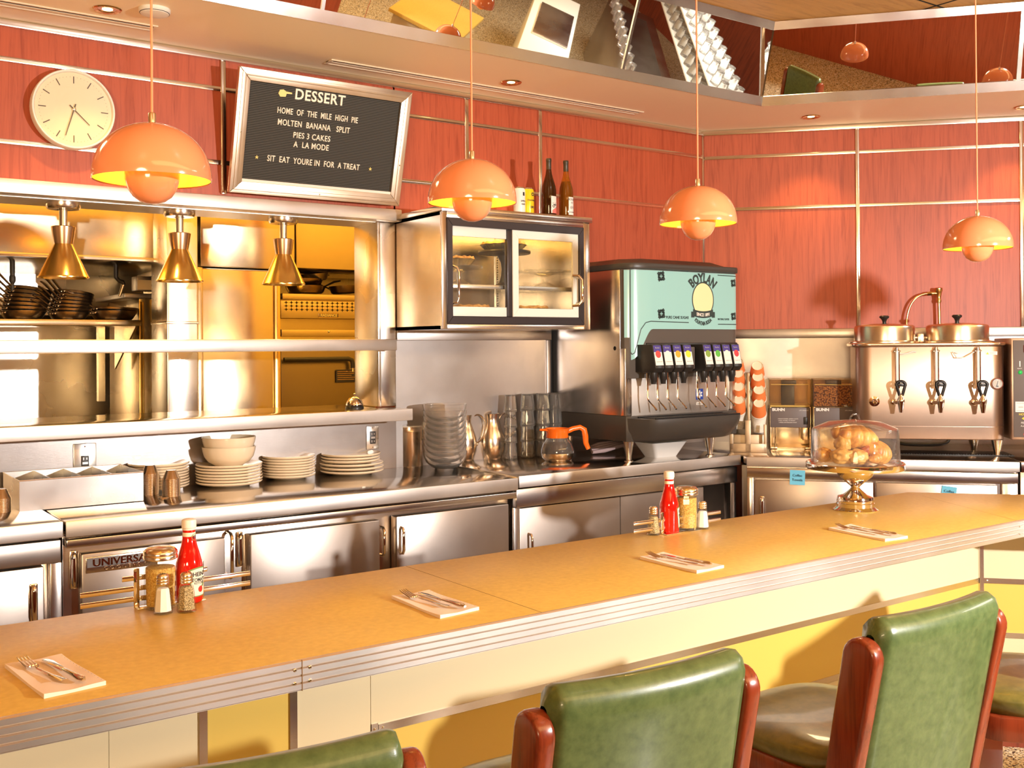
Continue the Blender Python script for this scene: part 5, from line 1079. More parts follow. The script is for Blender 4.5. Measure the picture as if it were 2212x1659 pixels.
def shaker(px, py, cont, label, nm):
    p = on_z(px, py, ZC); t = thing(nm, label, 'shaker', (p.x, p.y, ZC), .2, 'glass salt and pepper shakers on the bar'); h = .072
    pr = [(0, .003), (.022, 0), (.0245, .003), (.0235, .012), (.0185, .056), (.0165, .064), (.0125, .070), (.0125, h+.006)]
    obj('glass_body', MB().lathe(pr, 8, cap0=False, cap1=False), 'glass_pane', t, sharp=15)
    obj('contents', MB().lathe([(0, .006), (.0205, .007), (.0155, .058), (.013, .062), (0, .063)], 8, cap0=False), cont, t, sharp=15)
    obj('cap', MB().lathe([(.0135, h-.002), (.0150, h), (.0150, h+.003), (.0138, h+.005), (.0150, h+.007), (.0150, h+.010), (.0138, h+.012), (.0148, h+.014), (.0142, h+.020), (.010, h+.0245), (.0, h+.026)], 28), 'chrome_brushed', t)
    mb = MB()
    for k in range(7): q = .006 if k else 0; mb.lathe([(.0013, 0), (0, .0001)], 6, (q*cos(k*1.047), q*sin(k*1.047), h+.0262 if not k else h+.0254), cap0=False)
    obj('cap_holes', mb, 'black_matte', t); return t
ketchup(409, 1300, .55, 'ketchup bottle at left, label turned to the front'); ketchup(1446, 1150, 1.05, 'ketchup bottle in the middle of the bar, label turned away to the right')
jar(347, 1313, 'spice jar with brown sugar coloured filling left of the near ketchup bottle', .80)['label'] = 'tall jar of amber powder left of the near ketchup bottle'
jar(1483, 1144, 'tall jar of yellow crumbs right of the far ketchup bottle', .88)
shaker(352, 1325, 'salt', 'glass salt shaker in front of the near ketchup bottle', 'salt_shaker'); shaker(403, 1321, 'pepper', 'glass pepper shaker in front of the near ketchup bottle', 'pepper_shaker')
shaker(1412, 1155, 'pepper', 'glass pepper shaker left of the far ketchup bottle', 'pepper_shaker'); shaker(1518, 1142, 'salt', 'glass salt shaker right of the far yellow jar', 'salt_shaker')
def caddy(pxa, pya, pxb, pyb, label, up):
    a = on_z(pxa, pya, ZC); b = on_z(pxb, pyb, ZC); c = (a+b)/2; L = (b-a).length; t = thing('condiment_rack', label, 'condiment rack', (c.x, c.y, ZC), atan2(b.y-a.y, b.x-a.x), 'chrome condiment racks')
    flat = lambda z, x0, x1: MB().box(x0, x1, -.0015, .0015, z-.0065, z+.0065, .0014)
    obj('bar', flat(.022, -L/2, L/2), 'chrome', t); obj('bar', flat(.048, -L/2, L/2), 'chrome', t)
    if up: obj('bar', flat(.074, -L*.27, L*.23), 'chrome', t)
    for s in (-.19, .19): obj('post', MB().box(L*s-.007, L*s+.007, -.0045, -.0015, 0, .098 if up else .075, .0014), 'chrome', t)
    obj('base_strip', MB().box(-L*.2, L*.2, -.03, -.001, 0, .003, .001), 'chrome', t); return t
caddy(173, 1330, 541, 1277, 'chrome barred condiment rack behind the near ketchup bottle', True); caddy(1369, 1163, 1557, 1135, 'chrome barred condiment rack behind the far ketchup bottle', False)
# ------------------------------------------------------------------ place settings
m = mat('napkin', (.86, .74, .62), .8); bump(m, noisy(m, coords(m), 700, 2), .15, .0006)
def setting(cs_, which):
    P = [on_z(x, y, ZC) for x, y in cs_]        # left, back, right, front corners
    c = sum(P, Vector())/4; t = thing('napkin', 'folded white napkin under a fork and knife, %s' % which, 'napkin', (c.x, c.y, ZC), 0, 'folded napkins on the bar')
    Q = [p-c for p in P]; Q = [Vector((q.x, q.y, 0)) for q in Q]
    def f(h0, u, v):
        p = (Q[0]*(1-u)+Q[1]*u)*(1-v)+(Q[3]*(1-u)+Q[2]*u)*v
        return p+Vector((0, 0, h0+(.0035*(abs(2*u-1)**3+abs(2*v-1)**4)*.5+.0008*sin(u*9+v*7) if h0 else .0003)))
    mb = MB(); g = [[mb.bm.verts.new(f(.0052, i/12, j/12)) for j in range(13)] for i in range(13)]; b = [[mb.bm.verts.new(f(0, i/12, j/12)) for j in range(13)] for i in range(13)]
    for i in range(12):
        for j in range(12): mb.bm.faces.new((g[i][j], g[i+1][j], g[i+1][j+1], g[i][j+1])); mb.bm.faces.new((b[i][j], b[i][j+1], b[i+1][j+1], b[i+1][j]))
    for i in range(12):
        for (A, B, C, D) in ((g[i][0], g[i+1][0], b[i+1][0], b[i][0]), (g[i][12], b[i][12], b[i+1][12], g[i+1][12]), (g[0][i], b[0][i], b[0][i+1], g[0][i+1]), (g[12][i], g[12][i+1], b[12][i+1], b[12][i])): mb.bm.faces.new((A, B, C, D))
    obj('folded_cloth', mb, 'napkin', t, sharp=60)
    mb = MB()
    for k in range(14): u_ = .06+k*.068; q = f(.0058, 1, u_)*.93+f(.0058, .5, u_)*.07; mb.sphere((q.x, q.y, q.z+.0002), .0011, 6, 4, (1, 1, .4))
    obj('stitched_hem', mb, 'label_grey', t)
    bm_, fm_ = (Q[0]+Q[1])/2, (Q[2]+Q[3])/2; ax = (bm_-fm_); L = ax.length; ax.normalize(); sd_ = Vector((ax.y, -ax.x, 0)); W2_ = (Q[1]-Q[0]).length
    ang = atan2(ax.y, ax.x)
    return c, ax, sd_, L, W2_, ang
mat('cutlery', (.80, .74, .66), .10, 1)
def fork(loc, ang, label):
    t = thing('fork', label, 'fork', loc, ang, 'forks on the napkins')           # tines towards +x
    h = lambda x: .006+.010*max(0, (x-.02)/.075)**2 if x > .02 else .006+.003*max(0, (-x-.03)/.06)
    mb = MB()
    def hd(u, v): x = -.095+.125*u; w = .0055+.0035*max(0, (.4-u)/.4)-.0022*max(0, min(1, (u-.4)/.4)); return Vector((x, (v-.5)*2*w, h(x)+.0016*(1-(2*v-1)**2)))
    mb.grid(hd, 24, 6)
    def nk(u, v): x = .03+.030*u; w = .0035+.0085*min(1, u*1.6)**.8; return Vector((x, (v-.5)*2*w, h(x)-.004*min(1, u*1.5)+.003*(2*v-1)**2))
    mb.grid(nk, 10, 8)
    obj('handle', mb, 'cutlery', t, sharp=80)
    for k in range(4):
        y = -.0095+k*.0063; pts = [(.055, y, h(.055)-.003)]+[(.06+.008*i, y, h(.06+.008*i)-.003) for i in range(5)]+[(.102, y, h(.102)-.002)]
        obj('tine', MB().tube(pts, [.0022, .0022, .002, .0019, .0017, .0015, .0008], 8), 'cutlery', t)
    return t
def knife(loc, ang, label):
    t = thing('table_knife', label, 'knife', loc, ang, 'table knives on the napkins')
    obj('blade', MB().prism([(0, -.006), (.03, -.008), (.08, -.009), (.100, -.005), (.106, .003), (.102, .007), (.0, .006)], .0052, .0066, .0004), 'cutlery', t)
    obj('handle', MB().tube([(.006, 0, .0072), (-.01, 0, .0078), (-.05, 0, .0085), (-.085, 0, .0088), (-.096, 0, .0085)], [.0045, .0055, .0065, .0080, .004], 12, flat=.7), 'cutlery', t)
    return t
sets = [([(10, 1443), (133, 1421), (229, 1480), (95, 1510)], 'nearest at the lower left'), ([(846, 1294), (927, 1281), (1035, 1318), (951, 1337)], 'second from the left on the bar'),
        ([(1382, 1208), (1433, 1198), (1564, 1227), (1505, 1239)], 'between the far ketchup and the counter edge'), ([(1790, 1145), (1838, 1137), (1961, 1163), (1912, 1170)], 'farthest, before the pastry stand')]
fk = kf = None
for cs_, wh in sets:
    c, ax, sd_, L, W_2, ang = setting(cs_, wh)
    for kind, off, tw, sh in (('f', -.14, .10, .012), ('k', .16, .04, -.010)):
        side = Vector((-ax.y, ax.x, 0)); loc = c-side*0+side*(-off*W_2)+ax*sh; loc.z = ZC+.0052
        if kind == 'f':
            if fk is None: fk = fork(loc, ang+tw, 'steel fork on the napkin %s' % wh)
            else: dup(fk, loc, ang+tw, 'steel fork on the napkin %s' % wh)
        else:
            if kf is None: kf = knife(loc, ang+tw, 'steel table knife on the napkin %s' % wh)
            else: dup(kf, loc, ang+tw, 'steel table knife on the napkin %s' % wh)
# ------------------------------------------------------------------ crockery on the back counter
mat('porcelain', (.84, .72, .54), .14, coat=.4); ZW = .900
def plate_mesh(R): return MB().lathe([(0, .003), (R*.55, .003), (R*.56, 0), (R*.60, 0), (R*.62, .002), (R*.90, .0095), (R*.985, .0150), (R, .0190), (R*.99, .0235), (R*.88, .0205), (R*.66, .010), (R*.60, .008), (0, .008)], 48, cap0=False)
def plates(px, py, R, n, step, z0, where, grp, first=None):
    p = on_z(px, py, ZW); base = first
    names_ = ['lowest']+['middle']*(n-2)+['topmost']
    for i in range(n):
        lab = ('%s cream plate of the stack %s' % ('topmost' if i == n-1 else 'lowest' if i == 0 else 'no. %d up' % (i+1), where))
        if base is None: base = obj('plate', plate_mesh(R), 'porcelain'); o = base
        else: o = base.copy(); COL.objects.link(o)
        o.location = (p.x+random.uniform(-.002, .002), p.y+random.uniform(-.002, .002), z0+i*step); tag(o, lab, 'plate', grp)
    return p, z0+(n-1)*step
plates(343, 1056, .140, 9, .0130, ZW, 'behind the small steel cups', 'plates stacked behind the steel cups')
pB, zB_ = plates(495, 1047, .158, 7, .0140, ZW, 'under the two bowls', 'plates stacked under the bowls')
plates(624, 1032, .134, 8, .0135, ZW, 'of small plates', 'small plates in the middle stack')
pD, zD = plates(760, 1022, .168, 3, .0190, ZW, 'of large plates at the right', 'large plates of the right stack')
plates(758, 1022, .156, 3, .0150, zD+.018, 'of medium plates at the right', 'medium plates of the right stack')
bwl = MB().lathe([(0, .004), (.058, .004), (.059, 0), (.066, 0), (.072, .005), (.100, .022), (.117, .046), (.125, .074), (.128, .092), (.1265, .094), (.1245, .092), (.121, .074), (.112, .048), (.096, .026), (.06, .010), (0, .008)], 48, cap0=False)
b0_ = obj('bowl', bwl, 'porcelain'); b0_.location = (pB.x, pB.y, zB_+.010); tag(b0_, 'lower cream bowl resting on the plate stack', 'bowl', 'cream bowls on the plates')
b1_ = b0_.copy(); COL.objects.link(b1_); b1_.location = (pB.x, pB.y, zB_+.010+.046); tag(b1_, 'upper cream bowl nested in the one on the plate stack', 'bowl', 'cream bowls on the plates')
# canister
p = on_z(886, 1006, ZW); sC = depth(p)/FPX; t = thing('steel_canister', 'round steel canister with a clear lid beside the glass bowls', 'canister', (p.x, p.y, ZW)); R = 28*sC; h = 90*sC
steel('steel_round', (.78, .68, .58), .20, .28, (60, 60, 2), .012, .2)
obj('body', MB().lathe([(R-.002, 0), (R, .003), (R, h*.82), (R+.001, h*.83), (R, h*.84), (R, h-.012)], 48, cap1=False), 'steel_round', t)
obj('lid', MB().lathe([(R+.002, h-.012), (R+.003, h-.004), (R, h), (R*.9, h+.003), (0, h+.004)], 48, cap0=True), 'acrylic', t); obj('lid_gasket', MB().lathe([(R-.001, h-.014), (R+.0015, h-.013), (R+.0015, h-.009), (R-.001, h-.008)], 48), 'white_plastic', t)
obj('clasp', MB().box(R*.60-.006, R*.60+.006, -R*.80-.008, -R*.78, h*.62, h-.012, .002), 'chrome', t)
# glass bowls
p = on_z(961, 1011, ZW); sC = depth(p)/FPX; R = 48*sC; hb = .095
gl = MB().lathe([(0, .0), (R*.45, 0), (R*.62, .008), (R*.86, .035), (R*.96, .062), (R, hb), (R-.003, hb+.001), (R*.93, .064), (R*.82, .038), (R*.58, .013), (0, .005)], 40, cap0=False)
g0 = None; ng = 9; stp = (138*sC-hb)/(ng-1)
for i in range(ng):
    lab = '%s glass bowl of the tall nested stack' % ('lowest' if i == 0 else 'topmost' if i == ng-1 else 'number %d from the bottom' % (i+1))
    if g0 is None: g0 = obj('glass_bowl', gl, 'bowl_glass'); o = g0
    else: o = g0.copy(); COL.objects.link(o)
    o.location = (p.x+random.uniform(-.002, .002), p.y, ZW+i*stp); tag(o, lab, 'glass bowl', 'nested glass bowls')
# water pitchers
steel('pitcher_steel', (.78, .70, .60), .18, .26, (60, 60, 2), .01, .2)
def pitcher(px, py, label, rz):
    p = on_z(px, py, ZW); s = depth(p)/FPX; t = thing('water_pitcher', label, 'pitcher', (p.x, p.y, ZW), rz, 'steel water pitchers'); H = 106*s; k = H/.25
    obj('body', MB().lathe([(0, .002), (.046*k, 0), (.050*k, .004), (.064*k, .050*k), (.068*k, .085*k), (.064*k, .120*k), (.050*k, .165*k), (.042*k, .195*k), (.042*k, .215*k), (.045*k, .235*k), (.044*k, .236*k), (.040*k, .215*k), (.0, .20*k)], 48, cap0=False, cap1=False), 'pitcher_steel', t)
    obj('spout', MB().grid(lambda u, v: Vector(((.045*k+.028*k*v)*cos(pi+(u-.5)*1.5*(1-.45*v)), (.045*k+.028*k*v)*sin(pi+(u-.5)*1.5*(1-.45*v)), .200*k+.035*k*min(1, v*1.2)+.012*k*v-.020*k*(1-abs(2*u-1))*(1-v))), 12, 6), 'pitcher_steel', t)
    obj('ice_guard', MB().grid(lambda u, v: Vector((.044*k*cos(pi/2+pi*u)*v, .044*k*sin(pi/2+pi*u)*v, .236*k+.018*k*(1-v**2)*.8)), 16, 6), 'pitcher_steel', t)
    obj('handle', MB().tube(bez((.040*k, 0, .205*k), (.055*k, 0, .262*k), (.125*k, 0, .235*k), (.105*k, 0, .150*k), 12)+bez((.105*k, 0, .150*k), (.100*k, 0, .120*k), (.085*k, 0, .10*k), (.064*k, 0, .090*k), 6)[1:], .0085*k, 10, flat=.6), 'pitcher_steel', t)
    obj('handle_mount', MB().sphere((.066*k, 0, .085*k), .012*k, 12, 8, (.6, .8, 1)), 'chrome', t); return t
pitcher(1062, 993, 'steel water pitcher with a looped handle beside the stacked tumblers', -.55); pitcher(1002, 996, 'steel water pitcher half hidden behind the glass bowls', -.55)
# tumblers
tb = MB()
def fl(u, v):
    a = 2*pi*u; z = .092*v; r = (.028+.008*v)*(1+.018*cos(a*12)*(.15 < v < .8)); return Vector((r*cos(a), r*sin(a), .092-z))
tb.grid(fl, 48, 8); tb.lathe([(0, .092), (.028, .092)], 24, cap0=False, cap1=False); tb.lathe([(.036, 0), (.0345, 0), (.027, .084), (0, .084)], 24, cap0=False, cap1=False)
bmesh.ops.remove_doubles(tb.bm, verts=tb.bm.verts, dist=1e-5)
t0 = obj('tumbler', tb, 'tumbler_glass'); used = False
rowP = [((1103, 993), (1139, 990), (1174, 988)), ((1118, 985), (1154, 983), (1189, 981)), ((1104, 977), (1138, 976), (1171, 975))]
wn = ('front', 'middle', 'rear')
for r_i, row in enumerate(rowP):
    for c_i, (px, py) in enumerate(row):
        p = on_z(px, py, ZW+.001); p.y = min(p.y, 4.98)
        for k in range(4):
            o = t0 if not used else t0.copy()
            if used: COL.objects.link(o)
            used = True
            o.location = (p.x, p.y, (.909 if p.x > 3.02 else ZW+.001)+k*.0905); o.rotation_euler.z = random.uniform(0, 6); o.scale = (1.1, 1.1, 1.1)
            tag(o, 'upturned clear tumbler, tier %d from the worktop, column %d of the %s row' % (k+1, c_i+1, wn[r_i]), 'glass', 'stacked tumblers beside the coffee pot')
# coffee pot
mat('coffee', (.012, .004, .002), .4, spec=.1); mat('pot_orange', (.90, .16, .01), .25, coat=.4)
p = on_z(1204, 997, ZW+.004); s = depth(p)/FPX; t = thing('coffee_pot', 'glass coffee pot with an orange collar and handle, half full', 'coffee pot', (p.x, p.y, ZW+.004), -.35); k = 36*s/.075
obj('steel_base', MB().lathe([(0, 0), (.045*k, 0), (.055*k, .003), (.072*k, .022*k), (.0755*k, .040*k)], 48, cap0=False, cap1=False), 'chrome_brushed', t)
obj('glass_body', MB().lathe([(.0755*k, .040*k), (.075*k, .055*k), (.068*k, .080*k), (.055*k, .100*k), (.046*k, .112*k), (.044*k, .120*k), (.042*k, .120*k), (.053*k, .099*k), (.066*k, .079*k), (.073*k, .055*k), (.0735*k, .040*k)], 48, cap0=False, cap1=False), 'glass', t)
obj('coffee', MB().lathe([(0, .038*k), (.0725*k, .039*k), (.0722*k, .055*k), (.0632*k, .083*k), (0, .083*k)], 40, cap0=False), 'coffee', t)
obj('collar', MB().lathe([(.049*k, .108*k), (.051*k, .112*k), (.049*k, .126*k), (.054*k, .142*k), (.058*k, .150*k), (.055*k, .150*k), (.046*k, .128*k), (.044*k, .112*k)], 40, cap0=False, cap1=False).prism([(-.050*k, -.022*k), (-.082*k, 0), (-.050*k, .022*k)], .140*k, .150*k, .002), 'pot_orange', t)
obj('handle', MB().tube([(.045*k, 0, .135*k), (.075*k, 0, .146*k), (.108*k, 0, .152*k), (.128*k, 0, .140*k), (.134*k, 0, .110*k), (.136*k, 0, .080*k), (.148*k, 0, .052*k)], [.010*k, .009*k, .009*k, .011*k, .011*k, .010*k, .008*k], 10, flat=1.25), 'pot_orange', t)
# divided steel box and sauce cups
a = on_z(43, 1106, .903); b = on_z(309, 1081, .903); Lb = b.x-a.x; hb_ = .125
t = thing('divided_box', 'open steel box with four compartments on the worktop at the left', 'box', (a.x, (a.y+b.y)/2, .903)); wd = .37
obj('shell', MB().box(0, Lb, 0, .003, 0, hb_).box(0, Lb, wd-.003, wd, 0, hb_).box(0, .003, .003, wd-.003, 0, hb_).box(Lb-.003, Lb, .003, wd-.003, 0, hb_).box(.003, Lb-.003, .003, wd-.003, 0, .003), 'steel_bright', t)
obj('rim', MB().tube([(0, 0, hb_), (Lb, 0, hb_), (Lb, wd, hb_), (0, wd, hb_)], .0028, 6, closed=True), 'steel_bright', t)
for k in (1, 2, 3): obj('divider', MB().box(Lb*k/4-.0015, Lb*k/4+.0015, .003, wd-.003, .003, hb_-.001), 'steel_bright', t)
for j in range(9):
    sp_ = obj('sugar_packet', MB().box(-.030, .030, -.0015, .0015, 0, .055, .001), 'dark_plastic'); sp_.location = (a.x+Lb*.375+random.uniform(-.02, .02), (a.y+b.y)/2+.05+j*.03, .906+.03); sp_.rotation_euler = (random.uniform(-.3, .3), random.uniform(-.4, .4), random.uniform(-.3, .3)); tag(sp_, 'dark small packet lying in the second compartment of the steel box', 'packet', 'packets in the divided steel box')
rm = MB().lathe([(0, .001), (.021, 0), (.022, .001), (.036, .034), (.039, .038), (.0395, .040), (.038, .0405), (.035, .036), (.021, .004), (0, .003)], 32, cap0=False)
r0_ = obj('sauce_cup', rm, 'pitcher_steel'); fr_ = True
def cups(px, py, n, flip, where, z=.90, step=.0058):
    global fr_
    p = on_z(px, py, z)
    for i in range(n):
        o = r0_ if fr_ else r0_.copy()
        if not fr_: COL.objects.link(o)
        fr_ = False
        o.location = (p.x, p.y, z+(.0405 if flip else 0)+i*step)
        if flip: o.rotation_euler = (pi, 0, 0)
        tag(o, ('single small steel sauce cup ' if n == 1 else 'small steel sauce cup of the upturned stack ')+where, 'sauce cup', 'sauce cups '+where)
cups(324, 1068, 17, True, 'right of the divided steel box'); cups(370, 1071, 14, True, 'before the plates behind the steel cups'); cups(320, 1080, 1, False, 'standing at the front of the steel cups'); cups(353, 1076, 2, False, 'between the two upturned stacks'); cups(2, 1105, 10, True, 'cut by the left edge of the photo', .903)
# service bell
p = on_z(766, 882, 1.237); t = thing('service_bell', 'small chrome service bell on the right end of the pass shelf', 'bell', (p.x, p.y, 1.237)); s = depth(p)/FPX; R = 19*s
obj('base', MB().lathe([(0, 0), (R*1.05, 0), (R*1.05, .006), (R*.9, .018), (R*.4, .02), (0, .02)], 32, cap0=False), 'black_plastic', t)
obj('dome', MB().lathe([(R*.98, .018), (R*.97, .024), (R*.85, .040), (R*.6, .056), (R*.25, .064), (0, .065)], 40, cap0=False), 'chrome', t); obj('button', MB().cyl((0, 0, .064), (0, 0, .074), .003, n=10).lathe([(.007, .074), (.007, .078), (.003, .081), (0, .081)], 14), 'chrome', t)
# heat lamps
def heatlamp(px, w, label):
    Y = 5.13; p = on_y(px, 500, Y); s = depth(p)/FPX; zt = 2.245
    t = thing('heat_lamp', label, 'heat lamp', (p.x, Y, zt), 0, 'brass heat lamps of the pass-through'); R = .113
    obj('canopy', MB().lathe([(.075, 0), (.075, -.022), (.070, -.030), (.030, -.032), (.026, -.030), (0, -.03)], 40), 'chrome_brushed', t)
    obj('stem', MB().cyl((0, 0, -.03), (0, 0, -.115), .019, n=20), 'pitcher_steel', t)
    obj('neck', MB().lathe([(.0, -.110), (.050, -.110), (.054, -.113), (.047, -.16), (.041, -.192)], 40, cap0=False, cap1=False), 'lamp_copper', t)
    obj('cone_shade', MB().lathe([(.041, -.190), (.041, -.194), (R-.006, -.338), (R, -.345), (R, -.350), (R-.004, -.350), (R-.008, -.338), (.038, -.198)], 48, cap0=False, cap1=False), 'lamp_brass', t)
    obj('lamp_bulb', MB().sphere((0, 0, -.300), .045, 18, 12), 'bulb', t)
    spot('heat_light', (p.x, Y, zt-.352), (p.x, Y, 0), 14, (1, .55, .10), 120, .6, .04)
steel('lamp_brass', (.84, .58, .20), .16, .24, (60, 60, 2), .008, .2); steel('lamp_copper', (.80, .56, .36), .2, .28, (60, 60, 2), .008, .2)
heatlamp(137, 106, 'brass cone heat lamp at the left of the pass-through'); heatlamp(388, 96, 'brass cone heat lamp in the middle of the pass-through'); heatlamp(612, 88, 'brass cone heat lamp at the right of the pass-through')
# ------------------------------------------------------------------ kitchen behind the pass-through
steel('kitchen_steel', (.74, .63, .44), .17, .24, (60, 60, 2), .02, .6); mat('paper_tan', (.62, .48, .28), .8); mat('pan_dark', (.30, .25, .20), .28, 1); mat('iron', (.03, .025, .02), .5)  # kitchen_steel: golden kitchen light is tinted into its base colour
kx = lambda px, Y, py=600: on_y(px, py, Y).x
kz = lambda px, py, Y: on_y(px, py, Y).z
YH = 6.15
hz_ = kz(215, 560, YH)
hd_ = thing('exhaust_hood', 'wide steel exhaust hood over the kitchen line with a navy maker sticker', 'hood', (0, YH, hz_))
XR = kx(430, 6.0)
obj('canopy', MB().box(-3, XR, 0, 1.4, 0, 3.0-hz_, .004), 'kitchen_steel', hd_)
obj('lower_lip', MB().box(-3, XR, -.006, .02, -.004, .020, .002), 'steel', hd_)
x0, x1 = kx(334, YH, 556), kx(372, YH, 556); st = obj('maker_sticker', MB().box(x0, x1, -.004, -.0005, kz(350, 565, YH)-hz_+.004, kz(350, 551, YH)-hz_+.004), 'card_navy', hd_)
mb = MB(); cx, cz = x0+.022, kz(350, 558, YH)-hz_+.004
for k in range(5):
    a = k*2*pi/5; vs = [mb.bm.verts.new((cx+r*sin(a+b), -.0048, cz+r*cos(a+b))) for r, b in ((.003, 0), (.014, -.35), (.016, .25))]; mb.bm.faces.new(vs)
text(mb, 'CAPTIVE', .022, lambda x, y, z: Vector((cx+.065+x, -.0046-z, cz+y)), .0002); obj('fan_emblem', mb, 'label_white', st)
# second hood panel and tall cabinet right of it
YP = 6.0
pz = kz(520, 578, YP); xa, xb = kx(430, YP), kx(640, YP)
t = thing('hood_panel', 'steel hood panel in golden kitchen light right of the sticker hood', 'hood', (0, YP, pz)); obj('panel', MB().box(xa+.01, kx(637, YP), 0, 1.3, 0, 3.0-pz, .004), 'kitchen_steel', t); 
YQ = 6.5; qz = kz(700, 581, YQ); obj('side_panel', MB().box(kx(640, YQ), 4.38, YQ-YP, 1.35, qz-pz, 3.0-pz, .004), 'kitchen_steel', t)
t = thing('tall_steel_cabinet', 'tall steel cabinet door in golden kitchen light between the column and the range', 'cabinet', (0, YP+.03, 0))
obj('body', MB().box(kx(441, YP), kx(596, YP), .02, 1.2, 0, pz-.008), 'kitchen_steel', t); obj('door', MB().box(kx(441, YP), kx(594, YP), 0, .02, 0, pz-.012, .004), 'kitchen_steel', t)
obj('end_trim', MB().box(kx(596, YP), kx(608, YP), -.012, .05, 0, pz-.004, .004), 'lamp_brass', t); obj('left_trim', MB().box(kx(429, YP), kx(440, YP), -.012, .05, 0, pz-.004, .004), 'kitchen_steel', t)
YCo = 5.9; t = thing('steel_column', 'square stainless column left of the tall cabinet', 'column', (0, YCo, 0))
obj('shaft', MB().box(kx(360, YCo), kx(428, YCo), 0, .30, 0, 3.0, .01), 'steel_bright', t); obj('collar', MB().box(kx(360, YCo)-.003, kx(428, YCo)+.003, -.004, .30, kz(395, 700, YCo), kz(395, 694, YCo), .002), 'steel_bright', t)
# shelf with skillets
YS = 6.35; sz_k = kz(150, 690, YS)
t = thing('kitchen_shelf', 'steel kitchen shelf holding stacks of skillets', 'shelf', (0, YS, sz_k))
xe = kx(306, YS); obj('shelf_board', MB().box(-3, xe, 0, .55, -.035, 0, .004), 'kitchen_steel', t); obj('support', MB().box(xe-.14, xe-.10, .45, .50, -.5, -.035), 'kitchen_steel', t)
obj('wall_bracket', MB().prism([(.02, -.035), (.5, -.035), (.5, -.30)], xe-.03, xe-.02, F=lambda a, b, c: Vector((c, a, b))), 'kitchen_steel', t)
obj('back_riser', MB().box(-3, xe, .55, .57, -.035, .04), 'kitchen_steel', t)
sk = None
def skillet(loc, tilt, rz, label, sc=1):
    global sk
    if sk is None:
        t = thing('skillet', label, 'frying pan', loc, rz, 'skillets stacked on the kitchen shelf')
        obj('pan', MB().lathe([(0, .002), (.085, 0), (.100, .008), (.122, .040), (.128, .052), (.1265, .053), (.119, .040), (.097, .010), (0, .005)], 36, cap0=False), 'pan_dark', t)
        obj('handle', MB().tube([(-.118, 0, .042), (-.15, 0, .058), (-.20, 0, .085), (-.25, 0, .112), (-.285, 0, .122)], [.010, .009, .010, .012, .009], 10, flat=.5), 'pan_dark', t)
        mb = MB()
        for y in (-.022, 0, .022): mb.sphere((-.122, y, .040), .006, 8, 6)
        obj('rivets', mb, 'chrome', t); sk = t
    else: t = dup(sk, loc, rz, label)
    t.rotation_euler = (0, tilt, rz); t.scale = (sc, sc, sc); return t
def stack(pxc, n, rz, where, step=.021, sc=1, fan=.05):
    p = on_y(pxc, 688, YS+.22)
    for i in range(n): skillet((p.x+.004*i, YS+.22, sz_k+.001+i*step), fan*i*.55, rz+.04*i, '%s skillet of the stack %s' % (('lowest', 'topmost')[i == n-1] if i in (0, n-1) else 'no. %d up' % (i+1), where), sc)
stack(50, 7, .35, 'at the left edge of the kitchen shelf'); stack(148, 7, .5, 'in the middle of the kitchen shelf', .019, .92); stack(245, 2, .3, 'at the right end of the kitchen shelf', .02, 1.1)
def nozzle(px, pt, pb, Y, lab, bent):
    p = on_y(px, pb, Y); zt_ = kz(px, pt, Y); t = thing('spray_nozzle', lab, 'nozzle', (p.x, Y, p.z), 0, 'fire nozzles under the hood'); h = zt_-p.z
    if not bent: obj('drop_pipe', MB().cyl((0, 0, h*.45), (0, 0, h+.15), .014, n=12), 'iron', t); obj('nozzle_tip', MB().lathe([(.010, 0), (.012, h*.12), (.009, h*.2), (.018, h*.28), (.018, h*.42), (.012, h*.48)], 14), 'iron', t)
    else: obj('drop_pipe', MB().tube([(-.02, 0, h+.15), (-.02, 0, h*.55), (.0, 0, h*.45), (.02, 0, h*.42), (.025, 0, h*.34)], .013, 10), 'iron', t); obj('nozzle_tip', MB().cyl((.025, 0, h*.36), (0, 0, 0), .012, .008, 12), 'chrome_brushed', t)
nozzle(27, 556, 628, YH+.35, 'straight pipe nozzle hanging under the hood at the left', False); nozzle(258, 566, 640, YH+.35, 'bent pipe nozzle hanging under the hood beside the ticket box', True)
# ticket box, fryer cabinet
YF_ = 6.55; t = thing('fryer', 'dark steel fryer cabinet behind the column', 'fryer', (0, YF_, 0)); x0, x1 = kx(300, YF_), kx(372, YF_)
zt_ = kz(330, 645, YF_); obj('body', MB().box(x0, x1, 0, .7, 0, zt_, .006), 'kitchen_steel', t); obj('top_lid', MB().box(x0-.09, x1, -.01, .7, zt_, zt_+.030, .004), 'steel_dark', t); obj('front_edge', MB().box(x0, x0+.03, -.006, .02, 0, zt_-.02, .003), 'lamp_brass', t)
YT = 6.45; x0, x1 = kx(296, YT), kx(372, YT); za, zb = kz(330, 627, YT), kz(330, 597, YT); t = thing('ticket_holder', 'steel holder with paper order tickets above the fryer', 'ticket holder', (0, YT, za))
obj('holder', MB().box(x0, x1, .006, .12, -.004, zb-za, .003), 'steel_dark', t); obj('order_tickets', MB().box(x0+.004, x1, 0, .006, .002, (zb-za)*.72, .001), 'paper_tan', t) if 'paper_tan' in M else None
